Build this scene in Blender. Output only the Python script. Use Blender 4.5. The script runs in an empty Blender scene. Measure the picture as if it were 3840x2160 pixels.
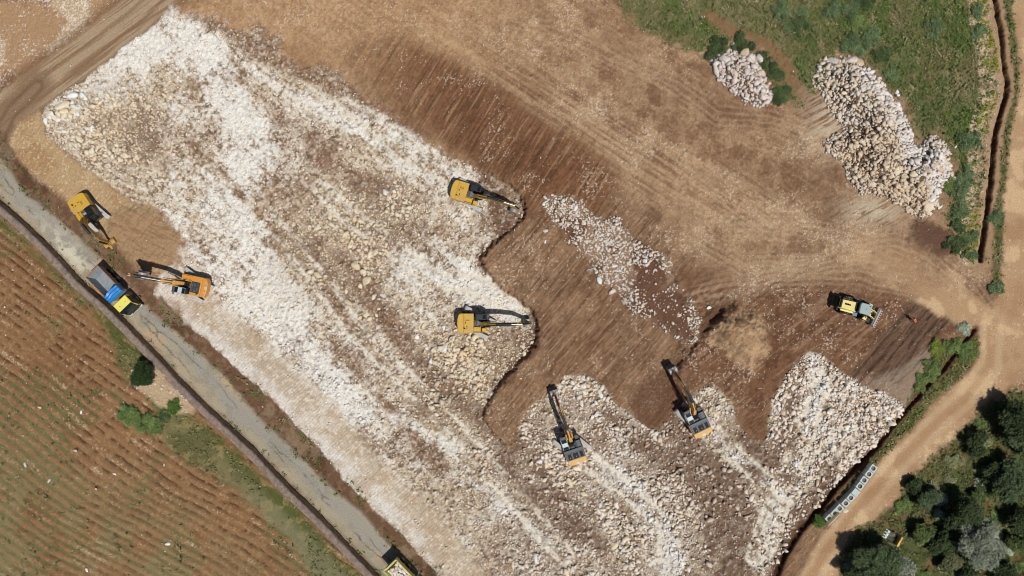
import bpy, bmesh, math, random
import numpy as np
from mathutils import Matrix, Vector
S = bpy.context.scene
R = math.radians
rng = np.random.default_rng(7)
random.seed(7)

# ------------------------------------------------------------------ camera, sky, sun
H = 104.5                                   # flying height of the camera, metres
cam = bpy.data.cameras.new('camera'); camo = bpy.data.objects.new('camera', cam)
S.collection.objects.link(camo); S.camera = camo
camo.location = (0, 0, H); camo.rotation_euler = (0, 0, 0)
cam.lens = 24; cam.sensor_width = 36; cam.clip_start = 1; cam.clip_end = 3000
W = bpy.data.worlds.new('World'); S.world = W; W.use_nodes = True
nt = W.node_tree; bg = nt.nodes['Background']
sky = nt.nodes.new('ShaderNodeTexSky'); sky.sky_type = 'NISHITA'; sky.sun_disc = False
sdir = Vector((.30, -.37, 1.0)).normalized()
elev = math.asin(sdir.z); az = math.atan2(sdir.x, sdir.y)
sky.sun_elevation = elev; sky.sun_rotation = az
nt.links.new(sky.outputs[0], bg.inputs[0]); bg.inputs[1].default_value = 0.05
sl = bpy.data.lights.new('sun', 'SUN'); sl.energy = 5.0; sl.angle = R(.5); sl.color = (1, .97, .93)
so = bpy.data.objects.new('sun', sl); S.collection.objects.link(so)
so.rotation_euler = sdir.to_track_quat('Z', 'Y').to_euler(); so.location = (20, -20, 60)
S.view_settings.view_transform = 'Standard'; S.view_settings.look = 'None'
S.view_settings.exposure = -0.55; S.view_settings.gamma = 1.0
S.view_settings.use_curve_mapping = False
S.cycles.filter_width = 1.0

# ------------------------------------------------------------------ basics
K = 16.435                                   # survey map units per metre
def P(x, y): return ((x - 1288) / K, (724.5 - y) / K)
def PP(l): return np.array([P(a, b) for a, b in l], dtype=np.float32)
def N2(x, y): return ((x - 1920) / 24.5, (1080 - y) / 24.5)
def lin(c):
    c = np.array(c, dtype=np.float32) / 255.
    return np.where(c <= .04045, c / 12.92, ((c + .055) / 1.055) ** 2.4).astype(np.float32)
def link(o): S.collection.objects.link(o); return o
def tag(o, label=None, cat=None, group=None, kind=None):
    if label: o['label'] = label
    if cat: o['category'] = cat
    if group: o['group'] = group
    if kind: o['kind'] = kind
    return o
def thing(name, label, cat, loc=(0, 0, 0), rotz=0, group=None):
    o = link(bpy.data.objects.new(name, None)); o.location = loc; o.rotation_euler = (0, 0, rotz)
    o.empty_display_size = .5
    return tag(o, label, cat, group)

MATS = {}
def mat(name, col, rough=.6, metal=0., var=.12, scale=3., dirt=0., bump=0., spec=.5):
    if name in MATS: return MATS[name]
    m = bpy.data.materials.new(name); m.use_nodes = True
    n = m.node_tree.nodes; l = m.node_tree.links; b = n['Principled BSDF']
    c = lin(col)
    tc = n.new('ShaderNodeTexCoord')
    nz = n.new('ShaderNodeTexNoise'); nz.inputs['Scale'].default_value = scale; nz.inputs['Detail'].default_value = 5
    l.new(tc.outputs['Object'], nz.inputs['Vector'])
    mx = n.new('ShaderNodeMix'); mx.data_type = 'RGBA'
    mx.inputs[6].default_value = (*[float(v) * (1 - var) for v in c], 1)
    mx.inputs[7].default_value = (*[min(1, float(v) * (1 + var)) for v in c], 1)
    l.new(nz.outputs[0], mx.inputs[0])
    out = mx.outputs[2]
    if dirt > 0:
        n2 = n.new('ShaderNodeTexNoise'); n2.inputs['Scale'].default_value = scale * .45; n2.inputs['Detail'].default_value = 8
        l.new(tc.outputs['Object'], n2.inputs['Vector'])
        rp = n.new('ShaderNodeValToRGB'); rp.color_ramp.elements[0].position = .45; rp.color_ramp.elements[1].position = .72
        rp.color_ramp.elements[1].color = (dirt, dirt, dirt, 1)
        l.new(n2.outputs[0], rp.inputs[0])
        m2 = n.new('ShaderNodeMix'); m2.data_type = 'RGBA'; m2.inputs[7].default_value = (*[float(v) for v in lin((172, 150, 122))], 1)
        l.new(rp.outputs[0], m2.inputs[0]); l.new(out, m2.inputs[6]); out = m2.outputs[2]
    l.new(out, b.inputs['Base Color'])
    b.inputs['Roughness'].default_value = rough; b.inputs['Metallic'].default_value = metal
    b.inputs['Specular IOR Level'].default_value = spec
    if bump > 0:
        bp = n.new('ShaderNodeBump'); bp.inputs['Strength'].default_value = bump; bp.inputs['Distance'].default_value = .02
        l.new(nz.outputs[0], bp.inputs['Height']); l.new(bp.outputs[0], b.inputs['Normal'])
    MATS[name] = m; return m
def vmat(name, rough=.95, var=.18, scale=9., var2=.0, scale2=.7, spec=.15, trans=0., bump=0.):
    """material whose own colour comes from the mesh's surface colours, with fine grain"""
    m = bpy.data.materials.new(name); m.use_nodes = True
    n = m.node_tree.nodes; l = m.node_tree.links; b = n['Principled BSDF']
    a = n.new('ShaderNodeAttribute'); a.attribute_name = 'Col'
    tc = n.new('ShaderNodeTexCoord')
    nz = n.new('ShaderNodeTexNoise'); nz.inputs['Scale'].default_value = scale; nz.inputs['Detail'].default_value = 4
    nz.inputs['Roughness'].default_value = .7
    l.new(tc.outputs['Object'], nz.inputs['Vector'])
    mr = n.new('ShaderNodeMapRange'); mr.inputs[1].default_value = .3; mr.inputs[2].default_value = .7
    mr.inputs[3].default_value = 1 - var; mr.inputs[4].default_value = 1 + var
    l.new(nz.outputs[0], mr.inputs[0])
    vm = n.new('ShaderNodeVectorMath'); vm.operation = 'SCALE'
    l.new(a.outputs['Color'], vm.inputs[0]); l.new(mr.outputs[0], vm.inputs['Scale'])
    l.new(vm.outputs[0], b.inputs['Base Color'])
    b.inputs['Roughness'].default_value = rough; b.inputs['Specular IOR Level'].default_value = spec
    if bump > 0:
        bp = n.new('ShaderNodeBump'); bp.inputs['Strength'].default_value = bump; bp.inputs['Distance'].default_value = .06
        l.new(nz.outputs[0], bp.inputs['Height']); l.new(bp.outputs[0], b.inputs['Normal'])
    MATS[name] = m; return m

def np_mesh(name, V, F, col=None, smooth=False):
    """V (n,3), F (m,k) all faces with k corners"""
    me = bpy.data.meshes.new(name); V = np.ascontiguousarray(V, dtype=np.float32); F = np.ascontiguousarray(F, dtype=np.int32)
    k = F.shape[1]
    me.vertices.add(len(V)); me.vertices.foreach_set('co', V.ravel())
    me.loops.add(F.size); me.loops.foreach_set('vertex_index', F.ravel())
    me.polygons.add(len(F)); me.polygons.foreach_set('loop_start', np.arange(0, F.size, k, dtype=np.int32))
    me.polygons.foreach_set('loop_total', np.full(len(F), k, dtype=np.int32))
    if smooth: me.polygons.foreach_set('use_smooth', np.ones(len(F), dtype=bool))
    if col is not None:
        a = me.color_attributes.new('Col', 'FLOAT_COLOR', 'POINT')
        c4 = np.ones((len(V), 4), dtype=np.float32); c4[:, :3] = np.clip(col, 0, 1)
        a.data.foreach_set('color', c4.ravel())
    me.update(calc_edges=True)
    return me

# ------------------------------------------------------------------ noise and masks
TAB = rng.random((64, 256, 256)).astype(np.float32)
def vn(X, Y, sc, seed=0):
    t = TAB[seed % 64]; x = X / sc + 1000.37 + seed * 7.1; y = Y / sc + 1000.61 + seed * 3.3
    xi = np.floor(x).astype(np.int32); yi = np.floor(y).astype(np.int32)
    fx = (x - xi).astype(np.float32); fy = (y - yi).astype(np.float32)
    fx = fx * fx * (3 - 2 * fx); fy = fy * fy * (3 - 2 * fy)
    a = t[xi & 255, yi & 255]; b = t[(xi + 1) & 255, yi & 255]; c = t[xi & 255, (yi + 1) & 255]; d = t[(xi + 1) & 255, (yi + 1) & 255]
    return (a * (1 - fx) + b * fx) * (1 - fy) + (c * (1 - fx) + d * fx) * fy
def fbm(X, Y, sc, seed=0, o=4, g=.55):
    r = 0; a = 1; t = 0
    for i in range(o):
        r = r + a * vn(X * (1 + .03 * i) + Y * .13 * i, Y - X * .13 * i, sc, seed + i); t += a; a *= g; sc *= .5
    return r / t
def ani(X, Y, ang, L, w, seed=0, o=3):
    """noise drawn out along direction ang (degrees, map plane)"""
    c, s = math.cos(R(ang)), math.sin(R(ang)); u = X * c + Y * s; v = -X * s + Y * c
    return fbm(u / L, v / w, 1.0, seed, o)
def ss(x, a, b):
    t = np.clip((x - a) / (b - a), 0, 1); return t * t * (3 - 2 * t)
# coarse lattice on which distances to outlines are measured
CX = np.arange(-125, 125.1, .5, dtype=np.float32); CY = np.arange(-85, 85.1, .5, dtype=np.float32)
CGX, CGY = np.meshgrid(CX, CY, indexing='ij')
def seg_d(px, py, pts, closed):
    n = len(pts); best = np.full(px.shape, 1e9, dtype=np.float32)
    for i in range(n if closed else n - 1):
        ax, ay = pts[i]; bx, by = pts[(i + 1) % n]; dx, dy = bx - ax, by - ay
        L = dx * dx + dy * dy + 1e-9
        t = np.clip(((px - ax) * dx + (py - ay) * dy) / L, 0, 1)
        d = (px - ax - t * dx) ** 2 + (py - ay - t * dy) ** 2
        best = np.minimum(best, d)
    return np.sqrt(best)
def inside(px, py, pts):
    r = np.zeros(px.shape, dtype=bool); n = len(pts)
    for i in range(n):
        ax, ay = pts[i]; bx, by = pts[(i + 1) % n]
        if ay == by: continue
        r ^= ((ay > py) != (by > py)) & (px < (bx - ax) * (py - ay) / (by - ay) + ax)
    return r
class Dist:
    """signed distance (positive inside) to an outline, or distance to a line"""
    def __init__(s, l, closed=True):
        pts = PP(l); s.pts = pts
        d = seg_d(CGX, CGY, pts, closed)
        s.t = np.where(inside(CGX, CGY, pts), d, -d).astype(np.float32) if closed else d
    def __call__(s, X, Y):
        x = np.clip((X + 125) / .5, 0, len(CX) - 1.001); y = np.clip((Y + 85) / .5, 0, len(CY) - 1.001)
        xi = x.astype(np.int32); yi = y.astype(np.int32); fx = x - xi; fy = y - yi; t = s.t
        return (t[xi, yi] * (1 - fx) + t[xi + 1, yi] * fx) * (1 - fy) + (t[xi, yi + 1] * (1 - fx) + t[xi + 1, yi + 1] * fx) * fy

# ------------------------------------------------------------------ outlines of the site (surveyed from above)
o_pad = Dist([(395,60),(430,10),(470,30),(520,20),(600,45),(644,50),(701,77),(754,127),(831,157),(897,193),(930,240),(1011,275),(1044,303),
  (1124,360),(1164,390),(1217,427),(1277,467),(1305,490),(1322,540),(1285,578),(1240,612),(1205,655),(1231,696),(1267,730),(1290,745),
  (1335,778),(1351,816),(1345,860),(1321,896),(1288,926),(1251,973),(1211,1043),(1224,1069),(1261,1113),(1290,1128),(1305,1070),(1330,1020),
  (1380,985),(1418,945),(1470,940),(1522,970),(1548,1015),(1600,1050),(1650,1085),(1690,1040),(1750,985),(1790,965),(1840,1005),(1850,1060),
  (1890,1100),(1925,1110),(1940,1010),(1990,920),(2030,885),(2070,890),(2110,930),(2180,970),(2282,1012),(2275,1032),(2200,1136),(2100,1238),
  (2030,1330),(1975,1410),(1950,1470),(1960,1600),(1200,1600),(1097,1446),(1011,1349),(927,1273),(851,1193),(787,1109),(731,1053),(677,999),
  (617,950),(547,883),(473,823),(433,783),(385,742),(395,690),(445,640),(455,590),(400,530),(330,505),(285,470),(220,425),(165,380),(120,345),
  (105,300),(112,270),(160,235),(220,195),(262,160),(310,120),(345,95)])
o_field = Dist([(-900,-400),(-60,450),(0,511),(67,570),(133,633),(213,720),(283,780),(333,830),(400,900),(467,974),(533,1037),(643,1137),(727,1227),(811,1307),(894,1394),(954,1454),(1300,1830),(1300,2500),(-1500,2500),(-1500,-400)])
wall_pts = [(-60,440),(0,503),(67,561),(133,624),(213,711),(283,771),(333,821),(400,891),(467,964),(533,1028),(643,1128),(727,1218),(811,1298),(894,1385),(954,1446),(1040,1530)]
o_road = Dist([(-200,230),(-60,330),(0,385),(32,432),(67,483),(143,540),(200,593),(267,656),(367,766),(467,853),(567,943),(644,1036),(744,1133),(831,1219),(911,1286),(977,1363),(1064,1446),(1250,1640),(1150,1640),(954,1446),(894,1385),(811,1298),(727,1218),(643,1128),(533,1028),(467,964),(400,891),(333,821),(283,771),(213,711),(133,624),(67,561),(0,503),(-60,440),(-200,320)])
l_roadmid = Dist([(-60,395),(20,455),(100,540),(240,680),(380,800),(500,925),(600,1030),(700,1130),(800,1220),(930,1350),(1030,1450)], False)
l_bank = Dist([(-10,350),(12,400),(60,460),(110,500),(170,545),(240,610),(300,660),(380,745),(430,800),(500,865),(590,950),(650,1005),(700,1060),(790,1150),(850,1215),(930,1285),(1010,1365),(1090,1450)], False)
l_track = Dist([(-60,345),(0,290),(60,245),(140,190),(230,125),(330,45),(400,-20),(470,-80)], False)
l_tr2 = Dist([(90,215),(30,280),(0,330),(-14,380),(-10,430)], False)
o_nw = Dist([(-400,-300),(450,-300),(330,-25),(230,60),(140,125),(60,185),(0,240),(-400,420)])
o_tan = Dist([(20,345),(45,300),(100,275),(125,340),(170,385),(230,430),(290,475),(335,505),(400,530),(455,590),(445,640),(395,690),(345,665),(290,610),(250,590),(200,530),(120,470),(60,425),(25,385)])
o_fill = Dist([(275,545),(310,520),(350,518),(410,545),(455,595),(445,635),(400,665),(350,665),(300,630),(270,590)])
o_rib = Dist([(880,110),(960,90),(1060,110),(1150,160),(1240,215),(1330,275),(1420,335),(1500,385),(1560,440),(1500,560),(1400,560),(1320,510),(1277,467),(1217,427),(1124,360),(1044,303),(960,250),(897,193),(840,150)])
l_haul = Dist([(560,-60),(760,20),(930,60),(1100,110),(1230,175),(1350,245),(1470,320),(1600,400),(1750,480),(1900,540)], False)
o_plat = Dist([(1322,400),(1322,540),(1285,578),(1240,612),(1205,655),(1231,696),(1267,730),(1290,745),(1335,778),(1351,816),(1345,860),(1321,896),(1288,926),(1251,973),(1211,1043),(1224,1069),(1261,1113),(1288,1128),(1310,1050),(1420,945),(1540,900),(1700,900),(1800,760),(1700,600),(1500,420)])
o_plat2 = Dist([(900,100),(940,200),(985,240),(1044,303),(1124,360),(1164,390),(1217,427),(1277,467),(1305,490),(1322,540),(1285,578),(1240,612),(1205,655),(1231,696),(1267,730),(1290,745),(1335,778),(1351,816),(1345,860),(1321,896),(1288,926),(1251,973),(1211,1043),(1224,1069),(1261,1113),(1288,1128),(1310,1050),(1420,945),(1540,900),(1700,900),(1900,760),(1900,100)])
l_scarp = Dist([(1320,505),(1322,540),(1285,578),(1240,612),(1205,655),(1215,680)], False)
l_scarp2 = Dist([(1345,790),(1351,816),(1345,860),(1321,896),(1288,926),(1251,973),(1211,1043),(1224,1069),(1250,1105)], False)
l_crack = Dist([(1838,768),(1812,776),(1795,800),(1770,835),(1745,870),(1715,905),(1690,930)], False)
o_mound = Dist([(1800,800),(1850,785),(1900,800),(1930,850),(1925,900),(1890,915),(1850,900),(1800,860),(1790,830)])
o_pileA = Dist([(1785,160),(1790,140),(1808,123),(1855,127),(1908,140),(1915,173),(1932,213),(1949,240),(1939,267),(1901,273),(1865,257),(1851,233),(1815,217),(1795,187)])
o_pileB = Dist([(2045,207),(2065,150),(2132,145),(2165,163),(2215,200),(2265,267),(2292,333),(2302,360),(2352,333),(2389,383),(2392,450),(2365,483),(2350,513),(2339,546),(2309,552),(2265,522),(2222,496),(2165,483),(2125,433),(2132,413),(2092,390),(2075,363),(2119,323),(2092,283),(2075,247)])
l_white = Dist([(2190,190),(2240,250),(2270,300),(2290,380),(2290,420),(2340,430),(2360,470)], False)
o_brB = Dist([(2085,350),(2150,330),(2230,350),(2290,430),(2330,480),(2330,560),(2200,500),(2120,430)])
o_wind = Dist([(1365,503),(1380,485),(1435,490),(1465,516),(1521,543),(1565,556),(1588,593),(1671,643),(1715,690),(1755,750),(1765,803),(1748,853),(1701,860),(1648,816),(1581,766),(1535,736),(1488,676),(1421,613),(1391,566),(1368,536)])
o_windbr = Dist([(1570,700),(1640,690),(1700,720),(1740,800),(1748,853),(1701,860),(1648,816),(1600,760)])
o_green = Dist([(1540,-300),(1560,20),(1600,60),(1660,90),(1720,125),(1760,140),(1790,120),(1850,105),(1920,125),(1945,180),(1975,250),(2020,260),(2050,220),(2100,130),(2180,150),(2260,240),(2310,340),(2360,320),(2400,380),(2405,470),(2390,560),(2420,640),(2475,655),(2470,500),(2490,250),(2470,0),(2470,-300)])
l_gpath = Dist([(1790,40),(1850,80),(1930,110),(1975,160),(1990,200),(2030,250),(2080,300)], False)
l_verge = Dist([(2470,-100),(2468,50),(2490,150),(2492,240),(2472,320),(2462,400),(2455,480),(2448,560),(2440,640)], False)
l_ditch1 = Dist([(2500,-100),(2505,0),(2514,50),(2522,100),(2525,150),(2535,200),(2532,233),(2519,283),(2505,333),(2499,400),(2492,467),(2482,550),(2472,616),(2467,655)], False)
l_ditch2 = Dist([(2455,828),(2430,857),(2409,883),(2379,926),(2342,963),(2292,1022),(2249,1070),(2212,1122),(2165,1166),(2108,1222),(2060,1284),(2015,1334),(1975,1397),(1955,1446),(1920,1520)], False)
o_dirt = Dist([(2530,-300),(2535,-50),(2545,0),(2558,100),(2565,167),(2557,267),(2545,333),(2530,467),(2523,560),(2522,650),(2515,743),(2495,775),(2440,740),(2380,700),(2300,640),(2240,600),(2150,660),(2260,720),(2360,795),(2440,832),(2468,850),(2465,900),(2415,963),(2362,1009),(2299,1083),(2215,1166),(2165,1233),(2115,1286),(2065,1356),(2015,1446),(1930,1600),(2040,1600),(2109,1446),(2112,1400),(2139,1343),(2199,1306),(2252,1266),(2282,1209),(2342,1153),(2432,1073),(2479,1009),(2560,960),(2700,900),(2900,700),(2900,-300)])
l_dirtw = Dist([(2500,800),(2490,920),(2420,1010),(2340,1080),(2230,1200),(2140,1300),(2070,1400),(2030,1470)], False)
o_wood = Dist([(2109,1500),(2112,1400),(2139,1343),(2199,1306),(2252,1266),(2282,1209),(2342,1153),(2432,1073),(2479,1009),(2560,975),(2900,900),(3000,1900),(2050,1900)])
l_v2 = Dist([(2440,850),(2400,920),(2330,990),(2270,1060),(2210,1140),(2150,1210)], False)
o_v2 = Dist([(2350,880),(2420,850),(2460,840),(2462,900),(2415,955),(2362,1000),(2299,1073),(2215,1156),(2150,1225),(2110,1240),(2200,1130),(2275,1032),(2290,990),(2310,950)])
o_brownR = Dist([(1700,700),(1850,715),(2050,700),(2250,730),(2400,800),(2440,840),(2350,880),(2300,950),(2240,1000),(2110,930),(2030,885),(1940,1010),(1925,1110),(1850,1050),(1700,930)])
o_dark6 = Dist([(1590,1000),(1640,960),(1700,930),(1720,980),(1700,1040),(1650,1085),(1600,1055)])
o_darkmix = Dist([(1830,1040),(1930,1110),(1990,1180),(1975,1260),(1930,1330),(1930,1470),(1700,1470),(1760,1350),(1720,1230),(1700,1150),(1780,1110)])
o_dung = Dist([(2290,560),(2330,560),(2390,580),(2400,620),(2370,650),(2310,640),(2280,600)])
o_grstrip = Dist([(-300,300),(-5,515),(50,575),(133,648),(213,735),(283,795),(333,845),(400,915),(440,990),(560,1090),(640,1160),(725,1248),(805,1328),(888,1415),(930,1460),(800,1460),(700,1330),(600,1230),(500,1170),(420,1110),(380,1000),(330,960),(300,890),(250,800),(170,720),(80,620),(0,560),(-300,330)])
o_spill = Dist([(385,915),(420,905),(480,980),(498,1015),(495,1035),(440,1040),(400,1010),(340,960),(360,935)])
o_spur = Dist([(2180,960),(2260,930),(2330,880),(2400,870),(2350,890),(2310,950),(2282,1012)])
o_pave2 = Dist([(440,30),(500,15),(560,30),(590,60),(540,75),(500,110),(470,90)])
tracksW = [Dist(l, False) for l in ([(640,180),(760,235),(900,330),(1010,420),(1110,480)], [(870,270),(960,320),(1060,400),(1140,445)],
  [(810,480),(900,560),(1010,640),(1090,700),(1200,720),(1290,770)], [(650,520),(760,650),(900,840),(1080,1010),(1250,1200),(1420,1400)],
  [(1440,1130),(1560,1220),(1640,1290),(1640,1400)], [(1790,1090),(1880,1170),(1960,1240),(1900,1400)], [(2140,1080),(2050,1180),(1970,1250),(1930,1380)], [(2070,960),(2020,1120),(1960,1240)])]
SW = [(Dist(p, False), w, k) for p, w, k in [
  ([(430,50),(520,130),(590,250),(640,400)], 2.6, 1.), ([(240,190),(340,120),(430,90)], 2., .8), ([(560,430),(610,560),(660,700),(770,880),(880,1010)], 2.8, .95),
  ([(480,620),(560,700),(640,760)], 2.2, .8), ([(640,180),(780,262),(900,335),(1010,410),(1130,478)], .8, .9), ([(930,290),(1060,372),(1170,440)], 1.7, .95), ([(1040,640),(1150,690),(1290,780)], 1.8, .95),
  ([(1080,700),(1180,740),(1260,790)], 1., .7), ([(480,805),(600,920),(720,1030),(850,1160),(960,1290)], 1.6, .8), ([(1000,1050),(1130,1130),(1300,1290),(1400,1390)], 1.1, .7),
  ([(1450,1110),(1560,1200),(1660,1300),(1690,1430)], 1.5, .85), ([(1800,1100),(1900,1175),(1965,1240),(1940,1330),(1900,1430)], 1.3, 1.), ([(2040,900),(2070,960),(2030,1100),(1970,1230)], 1.2, .85), ([(2150,1070),(2060,1150),(1970,1240)], .8, .8),
  ([(1300,1170),(1370,1240),(1400,1330)], 1., .6), ([(1040,360),(1100,410)], 1., .7)]]
SB = [(Dist(p, False), w, k) for p, w, k in [
  ([(2110,1130),(2060,1220),(2000,1300)], 1.3, .8), ([(2000,1080),(1990,1180)], 1.0, .8), ([(2190,1000),(2120,1080)], .7, .5), ([(720,640),(820,740),(900,820)], 1.2, .6), ([(560,600),(600,660)], .8, .5),
  ([(620,45),(700,95),(830,172),(930,250),(1020,300)], 1.5, .85), ([(1170,410),(1240,450),(1300,500)], .9, .6), ([(300,300),(370,360),(420,420)], 1.6, .45),
  ([(650,250),(740,310),(800,370)], 1.3, .7), ([(790,380),(870,430),(960,470)], 1.8, .85), ([(700,490),(760,560),(790,640)], 2.2, .5), ([(860,640),(950,780),(1060,910),(1160,1010),(1280,1110),(1400,1260)], 1.6, .9),
  ([(810,840),(900,940),(1010,1060),(1120,1180)], 1.3, .75), ([(1200,420),(1250,500),(1270,600)], 1.6, .85), ([(1640,1010),(1730,1110),(1800,1220),(1850,1360),(1860,1450)], 3.2, 1.), ([(480,360),(540,410),(620,505)], .7, .95),
  ([(460,40),(560,70),(640,120),(700,150)], 1.6, .95), ([(760,170),(860,230),(940,290)], 1.6, .9), ([(1270,1160),(1340,1220),(1390,1290),(1500,1370)], 1.7, .85), ([(2030,1300),(1990,1380),(1960,1440)], 1.8, .8), ([(1860,1110),(1930,1170),(1990,1200)], 1.8, 1.),
  ([(1560,1060),(1620,1120),(1700,1160),(1760,1190)], 1.6, .8), ([(1000,560),(1100,640),(1150,700)], .9, .5), ([(1990,1010),(1960,1100),(1950,1180)], 1.2, .7)]]
arcs = [Dist(l, False) for l in ([(1700,760),(1900,720),(2100,640),(2250,610),(2330,640),(2440,730),(2490,790)], [(1780,740),(1950,700),(2150,690),(2330,730),(2460,810)],
  [(1850,560),(2000,570),(2150,600),(2260,650)], [(1750,600),(1870,670),(2050,660)], [(1288,60),(1420,80),(1560,150),(1700,210),(1800,290),(1950,300),(2080,350)])]
muds = [Dist(l, False) for l in ([(2310,765),(2160,945)], [(2350,775),(2200,965)], [(2385,800),(2250,950)])]

def mixc(c, m, k, op=1.):
    m = (m * op)[..., None]
    return c * (1 - m) + np.asarray(k, dtype=np.float32) * m
C = {k: lin(v) for k, v in dict(soil=(148,122,98), soilL=(184,158,128), soilD=(118,90,70), brown=(104,74,56), red=(128,86,60), dark=(66,46,36),
  white=(226,224,220), cream=(186,168,140), grey=(158,144,128), pinkw=(206,190,176), yel=(200,172,124), tan=(178,150,114), road=(150,147,140), roaddust=(168,155,132),
  field=(150,108,72), fieldG=(138,134,102), grass=(82,88,50), grassD=(46,58,36), grassY=(128,122,78), dirt=(180,148,114), mud=(84,66,54)).items()}

def surf(X, Y):
    X = X.astype(np.float32); Y = Y.astype(np.float32)
    sh = X.shape
    wx = (fbm(X, Y, 6, 1) - .5) * 4; wy = (fbm(X, Y, 6, 11) - .5) * 4            # ragged outlines
    wx2 = (fbm(X, Y, 1.2, 3, 3) - .5) * 1.3; wy2 = (fbm(X, Y, 1.2, 13, 3) - .5) * 1.3
    XA, YA = X + wx * .45 + wx2, Y + wy * .45 + wy2
    XB, YB = X + wx2 * .6, Y + wy2 * .6
    f1 = fbm(X, Y, 14, 20); f2 = fbm(X, Y, 4, 24); f3 = fbm(X, Y, 1.1, 28); f4 = fbm(X, Y, .42, 32, 2)
    hi = vn(X, Y, .15, 40)
    q6 = fbm(X, Y, 5, 100, 6, .72); q7 = fbm(X, Y, 3.2, 110, 6, .75); st6 = ani(X, Y, -41, 5, .5, 120, 4); fine = fbm(X, Y, .45, 126, 2, 1.)
    z = (f2 - .5) * .16 + (f3 - .5) * .07
    # --- bare soil
    c = np.broadcast_to(C['soil'], sh + (3,)).copy()
    c = mixc(c, ss(f1, .42, .62), C['soilL'], .45); c = mixc(c, ss(f2, .5, .7), C['soilD'], .45)
    c = mixc(c, ss(f3, .55, .75), C['soilL'], .35)
    stN = ani(X, Y, -33, 9, .35, 5); stE = ani(X, Y, 52, 5, .3, 8); stE2 = ani(X, Y, 47, 3, .16, 15)
    c = mixc(c, ss(q7, .5, .66), C['soilD'], .5); c = mixc(c, ss(q6, .52, .68), C['soilL'], .5)
    nz = ss(Y - .25 * X, -4, 12)                                                         # northern half: pale and driven over
    c = mixc(c, nz * ss(stN * .5 + q6 * .5, .47, .62), C['soilL'], .4)
    c = mixc(c, nz * ss(q7, .5, .62), lin((128,98,76)), .5)
    h = l_haul(XA, YA); c = mixc(c, ss(h, 7.5, 1) * ss(stN, .3, .62), lin((188,163,133)), .62)
    tn = ss(X, 20, -20) * ss(Y, 28, 36); c = mixc(c, tn, lin((182,150,116)), .6)
    # middle soil bench, streaked by the blade
    mid = ss(o_plat(XA, YA), -3, 3); lower = ss(-(Y + .45 * X), -12, 6) * ss(o_pad(X, Y), 1, -1)
    br = np.maximum(mid, lower * .8)
    c = mixc(c, br, lin((130,102,80)), .62)
    c = mixc(c, br * ss(stE * .6 + q7 * .4, .48, .62), lin((96,70,53)), .6); c = mixc(c, br * ss(stE2, .58, .72), lin((176,152,128)), .5)
    z += br * (stE - .5) * .22
    bR = ss(o_brownR(XA, YA), -2.5, 2.5)
    c = mixc(c, bR, lin((112,80,60)), .75); c = mixc(c, bR * ss(ani(X, Y, 38, 4, .4, 44), .52, .7), lin((168,142,120)), .5)
    c = mixc(c, bR * ss(f3, .5, .7), lin((86,58,44)), .6); z += bR * (f3 - .5) * .25
    # ribbed band left by the blade
    rb = ss(o_rib(XA, YA), -2., 2.) * ss(X + .3 * Y, -24, -4)
    ribs = ani(X, Y, 58, 7, .34, 50, 2); dk = ss(X, -28, -8)
    c = mixc(c, rb, lin((142,110,84)), .7); c = mixc(c, rb * dk, lin((116,82,60)), .75)
    c = mixc(c, rb * ss(ribs + (q7 - .5) * .4, .5, .7), lin((96,70,53)), .5); c = mixc(c, rb * ss(ani(X, Y, 58, 4, .3, 53, 2), .58, .74), lin((172,144,116)), .5)
    z += rb * (ribs - .5) * .3
    c = c * ((1 + (fine - .5) * .55) * (.86 + .08 * ss(Y, 30, 44)))[..., None] * np.array([1.05, .98, .91], dtype=np.float32); z += (f4 - .5) * .14 + (fine - .5) * .12
    # wheel arcs
    for i, a in enumerate(arcs):
        d = a(X + wx * .3, Y + wy * .3); c = mixc(c, ss(d, 3.2, .6) * ss(np.sin(d * 7 + f1 * 9) * .5 + .5 + (f3 - .5) * 1.2, .35, .75), lin((186,160,130)), .3)
    # crawler cleat prints: short parallel bars
    pr = ss(fbm(X, Y, 3.2, 56, 3), .55, .62) * ss(o_pad(X, Y), 0, -1)
    ang = fbm(X, Y, 12, 58, 2) * 9; u = X * np.cos(ang) + Y * np.sin(ang)
    cle = np.sin(u * 2 * math.pi / .5) * .5 + .5
    z += pr * cle * .06; c = mixc(c, pr * ss(cle, .5, 1.), lin((98,70,52)), .3)
    # specks of stone in the soil
    sp = ss(hi + (q6 - .5) * .9 + (f3 - .5) * .3, .87, 1.0); c = mixc(c, sp, lin((208,192,172)), .65)
    # light mound and cracked step beside it
    m = o_mound(XA, YA); c = mixc(c, ss(m + (q6 - .5) * 5, -.8, .8), lin((186,156,122)), .85); z += ss(m, -1.2, 2.) * (2.4 + (q6 - .5) * 2.2 + (f4 - .5) * .25); c = mixc(c, ss(m, -1.5, 2) * ss(q7, .5, .65), lin((132,102,76)), .6)
    d6 = ss(o_dark6(XA, YA) + (q6 - .5) * 5, -.8, .8); c = mixc(c, d6, lin((94,64,48)), .7)
    du = ss(o_dung(XA, YA) + (q6 - .5) * 4, -.8, .8)
    # --- north-west block beyond the farm track
    nw = ss(o_nw(XA, YA), -.4, .6)
    c = mixc(c, nw, lin((168,136,104)), .9); c = mixc(c, nw * ss(f2, .5, .66), lin((188,166,134)), .8)
    c = mixc(c, nw * ss(fbm(X, Y, 7, 60), .52, .64), lin((128,92,66)), .7); c = mixc(c, nw * ss(hi + (f2 - .5), .7, .9), lin((226,214,198)), .8)
    # farm track
    t = l_track(X + wx * .15, Y + wy * .15)
    tm = ss(t, 3.3, 2.4); c = mixc(c, ss(t, 5.2, 3.), lin((112,82,60)), .7)
    c = mixc(c, tm, lin((168,146,118)), .95)
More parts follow.
